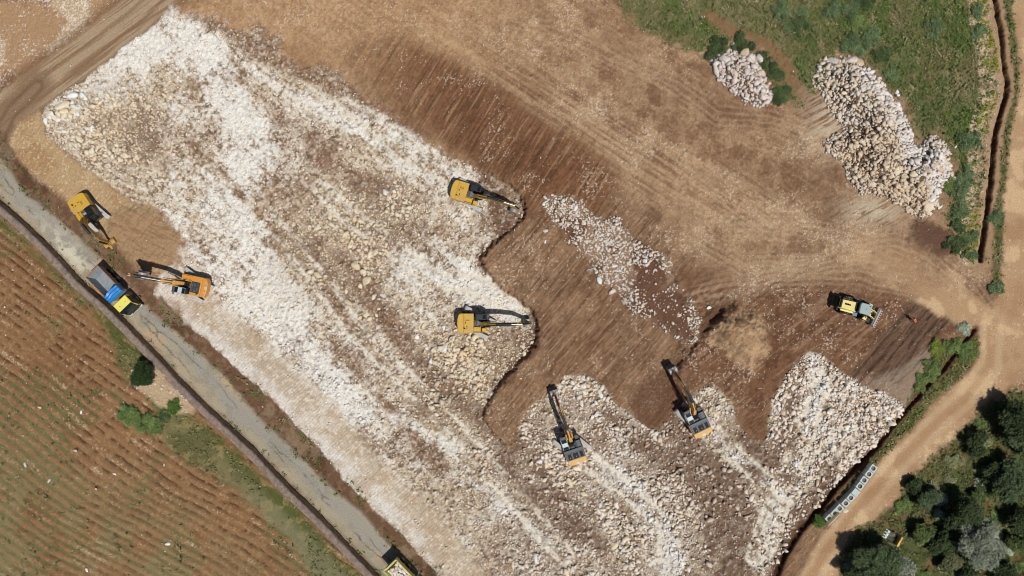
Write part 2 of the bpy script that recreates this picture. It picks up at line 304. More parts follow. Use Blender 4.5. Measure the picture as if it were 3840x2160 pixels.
    c = mixc(c, tm * ss(ani(X, Y, 36, 9, .3, 62), .48, .66), lin((126,98,74)), .7); c = mixc(c, ss(np.abs(t - 1.1), .45, .1) * tm, lin((130,100,74)), .6)
    t2 = l_tr2(X + wx * .2, Y + wy * .2); c = mixc(c, ss(t2, 3.2, 1.6), lin((134,108,84)), .85); c = mixc(c, ss(np.abs(t2 - .9), .5, .1), lin((112,86,64)), .6)
    z = z * (1 - tm) + tm * (-.1 + ss(np.abs(t - 1.1), .5, .1) * -.05)
    # --- tan made ground at the west corner, heap of fill
    tm2 = ss(o_tan(XB, YB), -.3, .8)
    c = mixc(c, tm2, C['tan'], .95); c = mixc(c, tm2 * ss(f2, .5, .64), lin((160,126,90)), .7); c = mixc(c, tm2 * ss(hi + f3 * .6, 1.0, 1.2), lin((214,194,158)), .7)
    fl = ss(o_fill(XA, YA), -.8, 1.2); c = mixc(c, fl, lin((160,130,100)), .9); c = mixc(c, fl * ss(ani(X, Y, -25, 2, .3, 64), .5, .7), lin((128,94,66)), .5)
    z += fl * .5
    # --- dark bank along the road
    bk = l_bank(XB, YB); wdt = 1.35 + .9 * ss(Y, 5, -30) - .6 * ss(Y, 12, 0)
    bm = ss(bk, wdt + .5, wdt - .5); c = mixc(c, bm, lin((104,78,60)), .9); c = mixc(c, bm * ss(f3, .5, .68), lin((132,102,80)), .7)
    c = mixc(c, bm * ss(q6, .5, .64), lin((82,58,44)), .7); c = mixc(c, bm * ss(q7, .52, .64), lin((142,124,100)), .6)
    z = z * (1 - bm) + bm * (-.35 + .3 * (f3 - .5))
    # --- white broken-rock pad
    pd = o_pad(XB, YB); ne = ss(Y - .6 * X, 18, 30) * ss(X, -56, -48); pm = ss(pd + ne * ((q6 - .5) * 7 - .6), -.25, .35 + ne * 1.2)
    rk = mixc(np.broadcast_to(lin((168,145,120)), sh + (3,)), ss(q6, .34, .62), lin((202,188,168)))
    rk = mixc(rk, ss(q7, .44, .66), lin((134,112,94)), .6); rk = mixc(rk, ss(fbm(X, Y, 9, 66), .5, .64), lin((196,180,152)), .5)
    gx, gy = P(880, 600); yl = np.exp(-(((X - gx) * .8 + (Y - gy) * .6) / 16) ** 2 - (((Y - gy) * .8 - (X - gx) * .6) / 9) ** 2)
    gx, gy = P(300, 330); yl2 = np.exp(-((X - gx) / 9) ** 2 - ((Y - gy) / 8) ** 2)
    gx, gy = P(1200, 930); yl3 = np.exp(-(((X - gx) * .7 - (Y - gy) * .7) / 9) ** 2 - (((Y - gy) * .7 + (X - gx) * .7) / 12) ** 2)
    yl = np.clip(yl + yl2 + yl3, 0, 1); rk = mixc(rk, yl * ss(q6, .35, .6), lin((196,172,134)), .75)
    wh = np.zeros(sh, dtype=np.float32)
    for (x, y, r, s, g) in [(480,150,10,1,0),(560,260,9,1,0),(600,340,8,1,0),(330,130,7,.9,0),(420,100,7,.9,0),(640,700,11,.9,0),(560,520,9,.7,0),(700,860,9,.9,0),(800,960,8,.8,0),
        (640,780,9,.9,0),(760,1020,8,.8,0),(500,440,6,.6,0),(960,290,5,1,0),(1060,370,5,.9,0),(1200,690,7,.9,0),(1260,760,5,.8,0),(1120,640,5,.7,0),(2060,930,7,.9,0),(2020,1060,6,.6,0),
        (1940,1210,7,1,0),(1660,1330,6,.7,0),(1040,1080,6,.5,0),(1520,1180,5,.8,0),(1900,1330,5,.7,0),(920,1220,7,.6,0),(1480,960,5,.5,0),(1120,1150,6,.6,0)]:
        px, py = P(x, y); wh = np.maximum(wh, s * np.exp(-(((X - px + wx) * .766 - (Y - py + wy) * .643) / (r * 1.25)) ** 2 - (((X - px + wx) * .643 + (Y - py + wy) * .766) / (r * .7)) ** 2))
    sw = np.zeros(sh, dtype=np.float32); sb = np.zeros(sh, dtype=np.float32)
    for d_, w_, k_ in SW: sw = np.maximum(sw, k_ * np.exp(-(d_(X + wx * .4 + wx2 * .5, Y + wy * .4 + wy2 * .5) / (w_ * (1.3 + .35 * (w_ > 1.5)))) ** 2))
    for d_, w_, k_ in SB: sb = np.maximum(sb, k_ * np.exp(-(d_(X + wx * .3, Y + wy * .3) / (w_ * 1.25)) ** 2))
    wh = np.clip(wh * .35 + sw * 1.1 - sb * .7, -.5, 1.2)
    whm = ss(wh * .7 + (q6 - .5) * 2.1 + (st6 - .5) * 1.2 + (fine - .5) * .9 + .06 * ss(X, 5, -20), .08, .95); rk = mixc(rk, whm, lin((229,225,216)), .88)
    # smooth rolled strip beside the bank
    rl = ss(pd, 7.5, 5.) * ss(-Y - .2 * X + 2, 0, 12) * ss(X, 1, -6) * ss(pd, -.2, 1.)
    rl = rl * ss(l_bank(X, Y), 9.5, 7.5)
    rk = mixc(rk, rl, lin((196,180,158)), .75); rk = mixc(rk, rl * ss(l_bank(X, Y), 4.2, 2.3), lin((214,206,196)), .8)
    rk = mixc(rk, rl * ss(f2, .48, .66), lin((182,160,134)), .75)
    ripp = np.sin((X * math.cos(R(48)) - Y * math.sin(R(48)) * 0 + Y * math.sin(R(48)) * -1 + (f3 - .5) * .5) * 2 * math.pi / .42) * .5 + .5
    # pink-brown earthy patches in the rock
    be = np.zeros(sh, dtype=np.float32)
    for (x, y, r, s) in [(700,430,7,.6),(820,390,5,.6),(860,430,4,.7),(500,400,5,.7),(530,415,3,.9),(480,60,5,1),(540,75,4,1),(640,110,5,.8),(870,230,4,.9),(780,180,4,.8),(950,280,3,.6),(1220,440,3,.6),
        (1250,600,4,.8),(1130,520,5,.6),(900,700,5,.7),(940,830,5,.9),(1040,880,4,.9),(1080,960,4,.7),(860,900,5,.8),(1010,1000,4,.6),(1380,1260,5,.9),(1330,1200,4,.7),(1420,1150,3,.6),(1280,1160,5,.9),
        (1740,1160,4,.9),(1700,1100,4,.8),(1900,1130,5,1),(1800,1240,7,.8),(1830,1350,7,.7),(1660,1020,4,.9),(1600,1080,4,.6),(2050,1340,6,.8),(1990,1270,4,.7),(1500,1340,5,.6),(1860,1180,5,.8),(2000,1150,4,.7),(1100,760,4,.4),(1200,560,5,.7),(1280,1010,3,.5)]:
        px, py = P(x, y); be = np.maximum(be, s * np.exp(-(((X - px) * .7 - (Y - py) * .7) / r) ** 2 - (((X - px) * .7 + (Y - py) * .7) / (r * .6)) ** 2))
    bem = ss(np.maximum(be * .55, sb * 1.05) - sw * .6 + (q7 - .5) * 1.7 + (fine - .5) * .6, .32, .75)
    dm = ss(o_darkmix(XA, YA), -1, 2); bem = np.maximum(bem, dm * ss(f2 + (f3 - .5) * .8, .42, .6) * .95)
    bcol = mixc(np.broadcast_to(lin((142,114,90)), sh + (3,)), ss(X, -24, 12), lin((104,76,58)))
    rk = mixc(rk, bem, bcol, .9)
    tw = np.zeros(sh, dtype=np.float32)
    for i, a in enumerate(tracksW):
        d = a(X + wx * .12, Y + wy * .12); tw = np.maximum(tw, ss(np.abs(d - 1.2), .7, .2) * ss(q6 * .6 + st6 * .4, .34, .5))
    rk = mixc(rk, tw, lin((220,210,192)), .85)
    rk = mixc(rk, ss(fine, .56, .76), lin((232,226,214)), .4); rk = mixc(rk, ss(fine, .48, .28), lin((98,78,62)), .7 * (1 - whm * .7) * (1 - rl * .8))
    big = np.clip(ss(-Y, 2, 18) * ss(X + .4 * Y, -26, -12) + ss(yl, .25, .8) + np.exp(-((X - P(200, 290)[0]) / 7) ** 2 - ((Y - P(200, 290)[1]) / 6) ** 2), 0, 1) * (1 - rl)
    bg_ = np.maximum(big, ss(X, 38, 40) * ss(-Y, 8, 12)) * (1 - rl) * (1 - tw); rk = mixc(rk, bg_ * (1 - .5 * whm), lin((130,110,92)), .45)
    c = mixc(c, pm, rk)
    rough = (1 - .8 * rl) * (1 - .6 * tw) * (1 - .35 * whm)
    z = z * (1 - pm) + pm * ((f2 - .5) * .35 + (np.abs(q6 - .5) * 2) * .35 * rough + (f3 - .5) * .55 * rough + (f4 - .5) * .42 * rough + (fine - .5) * .3 * (1 - rl) + rl * ripp * .07)
    # --- soil bench standing above the rock pad, with its broken edge
    ps = o_plat2(XB * .5 + X * .5, YB * .5 + Y * .5); far = np.minimum(l_scarp(X, Y), l_scarp2(X, Y))
    st = ss(ps + (f4 - .5) * .8, -.3, .5) * ss(pd, .3, -.1) * ss(far, 11, 3)
    z += st * (.75 + .9 * f2)
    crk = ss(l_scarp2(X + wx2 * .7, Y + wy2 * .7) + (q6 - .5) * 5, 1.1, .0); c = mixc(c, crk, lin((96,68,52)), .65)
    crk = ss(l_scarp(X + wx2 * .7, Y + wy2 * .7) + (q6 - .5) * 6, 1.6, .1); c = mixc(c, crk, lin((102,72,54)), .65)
    ck = l_crack(X + wx2 * .5, Y + wy2 * .5); z -= ss(ck + (f3 - .5) * 1.2, .45, .0) * .55; z += ss(ck, 2.4, .6) * ss(ck, .2, .8) * (.35 + (f4 - .5) * .8)
    c = mixc(c, ss(ck + (q6 - .5) * 3, 1.8, .3), lin((98,74,58)), .7)
    # mud ruts to the south-east
    for a in muds:
        d = a(X + wx * .25, Y + wy * .25); q = ss(np.abs(d - .6), .6, .1) * ss(ani(X, Y, 50, 4, .3, 140), .38, .56)
        c = mixc(c, ss(d + (q6 - .5) * 3, 2.2, .6), lin((100,82,68)), .55); c = mixc(c, q, lin((70,54,44)), .6); z -= q * .2
    # --- pads of loose rock: windrow, heaps
    wd = o_wind(XB, YB) + (q6 - .5) * 5; wm = ss(wd, -.3, .5); wb = ss(o_windbr(XA, YA), -1, 1.5)
    c = mixc(c, wm, lin((150,126,104)), .8); c = mixc(c, wm * np.maximum(wb, ss(f2, .52, .62)), lin((96,66,50)), .85)
    z += ss(wd, -.6, 2.2) * (.5 + .5 * f2)
    pa = o_pileA(XB, YB) + (q6 - .5) * 1.8; pb = o_pileB(XB, YB) + (q6 - .5) * 2
    c = mixc(c, ss(pa, -.4, .4), lin((116,98,84)), .95); c = mixc(c, ss(pb, -.4, .4), lin((112,96,82)), .95)
    z += ss(pa, -.5, 3.2) * 1.6 + ss(pb, -.5, 5.) * 3.0 * (.7 + .6 * f2)
    # --- road, verge stains
    rd = o_road(XB * .35 + X * .65, YB * .35 + Y * .65); rm = ss(rd, -.15, .5)
    rmid = l_roadmid(X + wx * .3, Y + wy * .3)
    rc = mixc(np.broadcast_to(C['roaddust'], sh + (3,)), ss(rmid + (q6 - .5) * 3, 2.0, .1), C['road'], .8)
    rc = mixc(rc, ss(ani(X, Y, -45, 10, .5, 70), .5, .7), lin((160,150,128)), .5); rc = mixc(rc, ss(f2, .6, .75) * ss(rmid, .4, 1.4), lin((192,158,118)), .6)
    rc = mixc(rc, ss(q7, .5, .64), lin((136,130,114)), .45); rc = mixc(rc, ss(rd, .9, .1) * ss(f3, .35, .55), lin((118,104,80)), .55)
    gx, gy = P(175, 635); dq = np.exp(-(((X - gx) * .7 - (Y - gy) * .7) / 6) ** 2 - (((X - gx) * .7 + (Y - gy) * .7) / 1.5) ** 2); rc = mixc(rc, dq * ss(f3, .4, .6), lin((214,206,182)), .8)
    rc = mixc(rc, ss(np.abs(rd - 1.75 + (q6 - .5) * 1.6), .13, .03) * ss(f2, .42, .56), lin((88,84,74)), .7)
    c = mixc(c, rm, rc); z = z * (1 - rm) + rm * ((f1 - .5) * .05)
    # --- farm field beyond the wall, furrowed
    fd = o_field(X, Y); fm = ss(fd, 0, .25)
    bend = (fbm(X, Y, 30, 72, 2) - .5) * 5 + (f2 - .5) * .7 + (f3 - .5) * .3
    v = X * math.sin(R(34)) + Y * math.cos(R(34)) + bend
    fur = np.mod(v / 1.3, 1.0); fur = ss(fur, 0, .22) * ss(fur, 1.0, .5)
    grn = ss(fbm(X, Y, 9, 74, 3) + .06 * ss(Y, -24, -40) + .07 * ss(X, -58, -76), .5, .6)
    fc = mixc(np.broadcast_to(lin((150,114,82)), sh + (3,)), ss(fbm(X, Y, 6, 76), .45, .62), lin((140,104,74)), .8)
    fc = mixc(fc, ss(fur, .5, .05) * ss(f3 * .6 + q6 * .4, .4, .56), lin((84,58,42)), .95); fc = mixc(fc, ss(fine, .55, .75), lin((186,156,120)), .4)  # furrow shadow painted into the soil colour as dark lines
    fc = mixc(fc, grn * ss(fur + (f3 - .5) * 1.6, .75, .3), lin((112,112,74)), .75)
    fc = mixc(fc, ss(fur, .5, .9) * ss(hi + (f2 - .5) * .8 + (ani(X, Y, -34, 3, .8, 78) - .5), .9, 1.05), lin((216,190,162)), .75)
    bl = ss(-Y - .55 * X, 50, 78); fc = mixc(fc, bl * ss(q6, .3, .55), lin((146,136,100)), .6)
    gs = ss(o_grstrip(XA, YA), -.8, 1.2)
    gl = mixc(np.broadcast_to(lin((128,120,86)), sh + (3,)), ss(q6, .42, .58), lin((96,94,58)), .8)
    gl = mixc(gl, ss(fd + (q6 - .5) * 4, 4.5, 1.6) * ss(q7, .25, .45), lin((78,88,44)), .9); gl = mixc(gl, ss(f3, .56, .7), lin((164,146,104)), .6)
    gl = mixc(gl, ss(-Y, 24, 38) * ss(fd, 1.5, 4), lin((134,132,104)), .6)
    fc = mixc(fc, gs, gl, .95)
    spl = ss(o_spill(XB, YB), -.5, .6); fc = mixc(fc, spl, lin((198,172,142)), .9)
    fc = fc * np.array([.87, .87, .83], dtype=np.float32); c = mixc(c, fm, fc)
    z = z * (1 - fm) + fm * (1.0 + (1 - gs) * (fur * .3 + (f3 - .5) * .2 * ss(fur, .2, .8)) + gs * (f3 - .5) * .2 + spl * .45)
    # --- dry and green vegetation, north-east
    gd = o_green(XA + wx * .4, YA + wy * .4); gm = ss(gd, -.9, 1.1)
    gp = ss(l_gpath(X + wx * .2, Y + wy * .2), 1.5, .5)
    pm3 = ss(X, 60, 45) * .5
    gc = mixc(np.broadcast_to(lin((112,106,76)), sh + (3,)), ss(f2, .45, .62), lin((92,98,60)), .8)
    gc = mixc(gc, ss(fbm(X, Y, 2.4, 80), .52, .66), lin((116,98,70)), .6); gc = mixc(gc, pm3, lin((128,122,84)), .5)
    gc = mixc(gc, ss(fbm(X, Y, 7, 83), .5, .6), lin((76,94,46)), .7); gc = mixc(gc, ss(f3, .6, .75), lin((150,142,104)), .35); gc = mixc(gc, gp, lin((132,100,72)), .75)
    c = mixc(c, gm, gc)
    z += gm * ((f3 - .5) * .3 - .05)
    gx, gy = P(2085, 300); hal = np.exp(-((X - gx) / 3.6) ** 2 - ((Y - gy) / 5.5) ** 2) + np.exp(-((X - P(2200, 530)[0]) / 5) ** 2 - ((Y - P(2200, 530)[1]) / 2.4) ** 2)
    c = mixc(c, np.clip(hal, 0, 1) * ss(ani(X, Y, 28, 2, .25, 84) + .12, .45, .65) * (1 - ss(pb, 0, 1)), lin((198,184,160)), .75)
    # east verge of stones, yellow flowers, ditch
    vg = l_verge(X + wx * .15, Y + wy * .15); vm_ = ss(vg, 2.1, 1.5)
    c = mixc(c, vm_, lin((204,182,154)), .9); c = mixc(c, vm_ * ss(f3, .5, .66), lin((134,110,84)), .7)
    c = mixc(c, du, lin((92,66,54)), .85); z += du * .4
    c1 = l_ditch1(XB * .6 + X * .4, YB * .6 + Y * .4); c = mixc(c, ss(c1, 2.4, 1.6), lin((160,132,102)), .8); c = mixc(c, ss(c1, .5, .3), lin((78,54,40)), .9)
    # --- dirt road on the east, wood floor
    eg = ss(X - l_ditch1.pts[0, 0], 0, 1) * 0
    dd = o_dirt(X + wx2 * .5 + wx * .15, Y + wy2 * .5 + wy * .15); hj = ss(Y, -3, 2) * ss(X, 72, 66); dm_ = ss(dd + hj * (q6 - .5) * 7, -.5 - hj * 2, .6 + hj * 2.5) * (1 - .35 * hj)
    side = ss(dd, -2.2, -1.) * ss(c1, .9, 1.5) * ss(X, 72.5, 74.5) * (1 - dm_) * ss(Y, -1, 1); c = mixc(c, side, lin((92,90,58)), .85)
    c = mixc(c, dm_, lin((178,146,112)), .93); c = mixc(c, dm_ * ss(f2, .48, .66), lin((160,126,94)), .7)
    c = mixc(c, dm_ * ss(f2, .42, .3), lin((206,176,138)), .7); c = mixc(c, dm_ * ss(hi + f3 * .5, 1.12, 1.3), lin((226,204,176)), .7)
    dl = l_dirtw(X + wx * .2, Y + wy * .2); c = mixc(c, dm_ * ss(np.abs(dl - 1.3), .8, .2) * ss(-Y, 0, 8), lin((204,178,144)), .3); c = mixc(c, dm_ * ss(dl, .8, .2) * ss(-Y, 4, 10), lin((158,122,88)), .4)
    z = z * (1 - dm_) + dm_ * (f2 - .5) * .12
    wo = ss(o_wood(XA, YA), -.6, 1.4)
    wc = mixc(np.broadcast_to(lin((84,88,54)), sh + (3,)), ss(q6, .44, .6), lin((108,104,68)), .8)
    wc = mixc(wc, ss(fbm(X, Y, 2.2, 86), .54, .66), lin((120,94,66)), .75); wc = mixc(wc, ss(f3, .54, .66), lin((54,62,34)), .7)
    wc = mixc(wc, ss(hi + f3 * .4, 1.12, 1.25), lin((190,176,140)), .6); c = mixc(c, wo, wc)
    z += wo * (f3 - .5) * .3
    # verges of the second ditch
    v2 = ss(o_v2(XB, YB), -.4, .6); vc = mixc(np.broadcast_to(lin((78,84,46)), sh + (3,)), ss(f2, .45, .6), lin((116,108,70)), .8)
    vc = mixc(vc, ss(f3, .56, .7), lin((124,98,68)), .7); c = mixc(c, v2, vc)
    spu = ss(o_spur(XB, YB), -.8, .5); c = mixc(c, spu, lin((150,132,114)), .7)
    d2 = l_ditch2(XB * .3 + X * .7, YB * .3 + Y * .7); w2 = .36 + .25 * ss(-Y, 22, 30)
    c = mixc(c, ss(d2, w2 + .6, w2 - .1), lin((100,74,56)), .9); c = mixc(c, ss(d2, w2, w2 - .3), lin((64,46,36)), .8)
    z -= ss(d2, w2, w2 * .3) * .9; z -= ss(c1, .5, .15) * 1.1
    # rock amounts, sizes and colours (for the loose stones laid on top)
    D = pm * (9 * rough * (.95 + .3 * big) * (1 - .7 * bem) * (1 - .9 * rl) + .4) * ss(q6 + big * .14, .3, .5)
    D = np.maximum(D, wm * 19 * (1 - .8 * wb) * ss(q6, .33, .46)); D = np.maximum(D, ss(pa, -.4, .1) * 15); D = np.maximum(D, ss(pb, -.4, .1) * 17)
    rpR = ss(X, 38, 40) * pm * ss(-Y, 8, 12); D = np.maximum(D, rpR * 14 * (1 - tw) * (1 - .85 * bem)); D = D * (1 - .55 * dm) * (1 - .8 * tw * pm)
    D = np.maximum(D, spl * 8); D = np.maximum(D, vm_ * 6); D = np.maximum(D, .3 * ss(q6, .38, .72)) * (1 - .97 * rm) * ss(d2, w2 * .6, w2 + .2)
    D = D * ss(c1, .7, 1.1)
    sz = np.full(sh, .075, dtype=np.float32) + pm * .04
    sz = np.maximum(sz, pm * (.1 + .11 * ss(fbm(X, Y, 4, 130), .42, .62)) * big); sz = np.maximum(sz, ss(pa, -.5, 0) * .23); sz = np.maximum(sz, ss(pb, -.5, 0) * .2)
    sz = np.maximum(sz, rpR * .18); sz = np.maximum(sz, wm * .13); sz = np.where(fm > .5, .1, sz)
    RC = mixc(np.broadcast_to(lin((226,214,198)), sh + (3,)), whm * pm, lin((238,236,233)), .85)
    RC = mixc(RC, pm * yl, lin((224,206,172)), .6); RC = mixc(RC, bem * pm, lin((184,162,142)), .6)
    RC = mixc(RC, ss(pa, -.5, 0), lin((214,202,194)), .9); RC = mixc(RC, ss(pb, -.5, 0), lin((216,204,188)), .9)
    RC = mixc(RC, ss(pb, -.5, 0) * ss(l_white(X + wx * .3, Y + wy * .3), 3.4, 1.6), lin((228,222,216)), .9); RC = mixc(RC, ss(o_brB(XA, YA), -.6, 1) * ss(pb, -.5, 0) * ss(l_white(X, Y), 1.5, 3), lin((212,190,162)), .6)
    RC = mixc(RC, rpR * (1 - whm), lin((232,220,206)), .7); RC = mixc(RC, (1 - pm) * (1 - wm) * (1 - ss(pa, -.5, 0)) * (1 - ss(pb, -.5, 0)), lin((206,186,162)), .6)
    RC = mixc(RC, wm, lin((222,213,202)), .8)
    # vegetation amounts
    G = gm * (1 - gp) * 9; G = np.maximum(G, gs * fm * 3.5 * (1 - spl) * ss(q6, .35, .6)); G = np.maximum(G, wo * 14 * ss(q6, .36, .56)); G = np.maximum(G, v2 * 7)
    G = np.maximum(G, side * 7); yf = vm_ * ss(vg, 1.5, .7) * ss(fbm(X, Y, 3.5, 88, 2) + .16 * ss(Y, 16, 8) * ss(Y, -2, 6), .55, .66); G = np.maximum(G, yf * 14)
    G = np.maximum(G, ss(rd, 1.1, .2) * ss(rd, -.3, .1) * ss(f3, .45, .6) * 4); G = np.maximum(G, bm * ss(f2, .54, .64) * 3)
    G = np.maximum(G, fm * (1 - gs) * (.02 + grn * .9)); G = G * ss(d2, w2, w2 + .4) * ss(c1, .8, 1.2) * (1 - dm_)
    GC = mixc(np.broadcast_to(lin((118,120,72)), sh + (3,)), ss(f2, .42, .62), lin((92,112,56)), .8)
    GC = mixc(GC, ss(fbm(X, Y, 1.6, 90), .54, .66), lin((156,146,106)), .7); GC = mixc(GC, np.clip(yf, 0, 1), lin((138,146,30)), .8)
    GC = mixc(GC, fm * (1 - ss(fd, 2.6, .8)), lin((120,120,80)), .6); GC = mixc(GC, wo, lin((84,94,50)), .5)
    cls = np.zeros(sh, dtype=np.int8)
    cls[rm > .5] = 1; cls[fm > .5] = 2; cls[(dm_ > .5)] = 3; cls[(tm > .5) & (rm <= .5) & (fm <= .5)] = 4
    return dict(z=z, c=c, D=D, sz=sz, RC=RC, G=G, GC=GC, cls=cls)

# ------------------------------------------------------------------ the ground, one height sheet cut along its uses
def axis(h, st):
    a = np.arange(-h, h + .01, st); e = []; x = h; d = st
    while x < 330: d *= 1.22; x += d; e.append(x)
    e = np.array(e); return np.concatenate([-e[::-1], a, e]).astype(np.float32)
STEP = .125
gxs, gys = axis(86, STEP), axis(49.5, STEP)
GX, GY = np.meshgrid(gxs, gys, indexing='ij')
G0 = surf(GX, GY)
nx, ny = GX.shape
idx = np.arange(nx * ny).reshape(nx, ny)
quads = np.stack([idx[:-1, :-1], idx[1:, :-1], idx[1:, 1:], idx[:-1, 1:]], -1).reshape(-1, 4)
qc = G0['cls'][:-1, :-1].ravel()
allv = np.stack([GX, GY, G0['z']], -1).reshape(-1, 3); allc = G0['c'].reshape(-1, 3)
gm_ = vmat('earth and broken rock', rough=1., var=.2, scale=4.5, spec=.05, bump=.5)
for k, nm in enumerate(['ground', 'road', 'field', 'dirt_road', 'farm_track']):
    q = quads[qc == k]; u, inv = np.unique(q, return_inverse=True)
    me = np_mesh(nm, allv[u], inv.reshape(-1, 4), allc[u], smooth=True)
    me.materials.append(gm_); tag(link(bpy.data.objects.new(nm, me)), kind='structure')
def gz(x, y):
    return float(surf(np.array([x]), np.array([y]))['z'][0])

# ------------------------------------------------------------------ loose stones
def ico(sub):
    bm = bmesh.new(); bmesh.ops.create_icosphere(bm, subdivisions=sub, radius=1.0)
    v = np.array([x.co[:] for x in bm.verts], dtype=np.float32); f = np.array([[a.index for a in q.verts] for q in bm.faces], dtype=np.int32)
    bm.free(); return v, f
def rock_shape(sub, amp, r):
    v, f = ico(sub); n = len(v)
    v = v * (1 + (r.random((n, 1)) - .5) * amp)
    for _ in range(5):                                    # broken faces: plane cuts
        d = r.normal(size=3); d /= np.linalg.norm(d); k = .45 + .35 * r.random()
        t = v @ d; k = k * .85; v = v - np.maximum(t - k, 0)[:, None] * d * .95
    return (v * np.array([1.15, .9, .75])).astype(np.float32), f
SH = [rock_shape(1, .25, rng) for _ in range(14)]         # 12 corners each
def stones(name, x, y, z, s, col, r=rng, sub=None):
    Vs, Fs, Cs = [], [], []; off = 0; pick = r.integers(0, len(SH), len(x))
    for k, (bv, bf) in enumerate(SH):
        m = pick == k; n = int(m.sum())
        if not n: continue
        a = r.random(n) * 6.283; b = r.normal(size=n) * .35; ca, sa, cb, sb = np.cos(a), np.sin(a), np.cos(b), np.sin(b)
        sx = s[m] * (.85 + .5 * r.random(n)); sy = s[m] * (.7 + .4 * r.random(n)); szz = s[m] * (.6 + .4 * r.random(n))
        q = bv[None] * np.stack([sx, sy, szz], -1)[:, None, :]
        q = np.stack([q[..., 0] * cb[:, None] + q[..., 2] * sb[:, None], q[..., 1], -q[..., 0] * sb[:, None] + q[..., 2] * cb[:, None]], -1)
        q = np.stack([q[..., 0] * ca[:, None] - q[..., 1] * sa[:, None], q[..., 0] * sa[:, None] + q[..., 1] * ca[:, None], q[..., 2]], -1)
        q += np.stack([x[m], y[m], z[m] + s[m] * .32], -1)[:, None, :]
        Vs.append(q.reshape(-1, 3)); nv = len(bv)
        Fs.append((bf[None] + (np.arange(n) * nv)[:, None, None]).reshape(-1, 3) + off); off += n * nv
        Cs.append(np.repeat(col[m], nv, 0))
    me = np_mesh(name, np.concatenate(Vs), np.concatenate(Fs), np.concatenate(Cs)); me.materials.append(smat)
    return link(bpy.data.objects.new(name, me))
smat = vmat('stone', rough=.95, var=.1, scale=6, spec=.1)
NC = 420000
cx = rng.uniform(-84, 84, NC).astype(np.float32); cy = rng.uniform(-48, 48, NC).astype(np.float32)
Q = surf(cx, cy); dens = NC / (168 * 96.)
keep = rng.random(NC) < Q['D'] / dens
cx, cy = cx[keep], cy[keep]; Q = {k: v[keep] for k, v in Q.items()}
sz = Q['sz'] * np.exp(rng.normal(0, .5, len(cx))); sz = np.minimum(sz, Q['sz'] * 2.8)
tint = (.86 + .22 * rng.random((len(cx), 1))) * (1 + (rng.random((len(cx), 3)) - .5) * .05)
warm = (rng.random((len(cx), 1)) < .18); col = Q['RC'] * tint * np.where(warm, np.array([[1, .9, .78]]), 1)
fieldm = Q['cls'] == 2
pile = lambda o: o(cx, cy) > -1.2
ma, mb_, mw = pile(o_pileA), pile(o_pileB), pile(o_wind) & (o_pad(cx, cy) < 0); mp = (o_pad(cx, cy) > -.5) & ~mw; mr = (cx > 38) & mp & (cy < -8)
rest = ~(ma | mb_ | mw | mp | fieldm)
mp &= ~mr
for nm, lb, ct, m in [('rock_heap', 'heap of pale angular stones between dark bushes at the edge of the green scrub', 'rock pile', ma),
        ('rock_heap', 'long tall heap of white and tan stones beside the green scrub and grey dead bush', 'rock pile', mb_),
        ('windrow', 'ragged strip of loose grey stones lying across the middle of the brown soil', 'rock pile', mw),
        ('rubble', 'broken white and cream limestone rubble covering the large excavated pad', 'rubble', mp),
        ('rubble', 'thick layer of pale rubble on the pad beside the ditch and concrete boxes', 'rubble', mr),
        ('field_stones', 'small pale stones turned up along the furrows of the ploughed field', 'stones', fieldm),
        ('gravel', 'scattered small pale stones on the bare brown soil and verges', 'gravel', rest)]:
    tag(stones(nm, cx[m], cy[m], Q['z'][m], sz[m], col[m]), lb, ct, kind='stuff')

# big boulders, each one its own object
BSH = []
for k in range(12):
    v, f = rock_shape(2, .16, rng); BSH.append((v, f))
def bmesh_for(k, tone, nm='boulder'):
    v, f = BSH[k]; c = np.tile(tone, (len(v), 1)) * (.94 + .1 * rng.random((len(v), 1)))
    me = np_mesh(nm, v, f, c); me.materials.append(bmat); return me
bmat = vmat('boulder stone', rough=.95, var=.16, scale=1.6, spec=.1, bump=.6)
TON = {'cream': lin((226,212,184)), 'white': lin((232,230,226)), 'tan': lin((206,184,156)), 'grey': lin((212,203,194)), 'ochre': lin((214,198,166))}
BLIB = {(k, t): bmesh_for(k, c) for k in range(12) for t, c in TON.items()}
def boulder(x, y, s, tone, label, group):
    me = BLIB[(random.randrange(12), tone)]; o = link(bpy.data.objects.new('boulder', me))
    z = gz(x, y); o.scale = (s * random.uniform(.9, 1.25), s * random.uniform(.75, 1.0), s * random.uniform(.6, .85))
    o.location = (x, y, z + s * .3); o.rotation_euler = (random.uniform(-.3, .3), random.uniform(-.3, .3), random.uniform(0, 6.28))
    return tag(o, label, 'boulder', group)
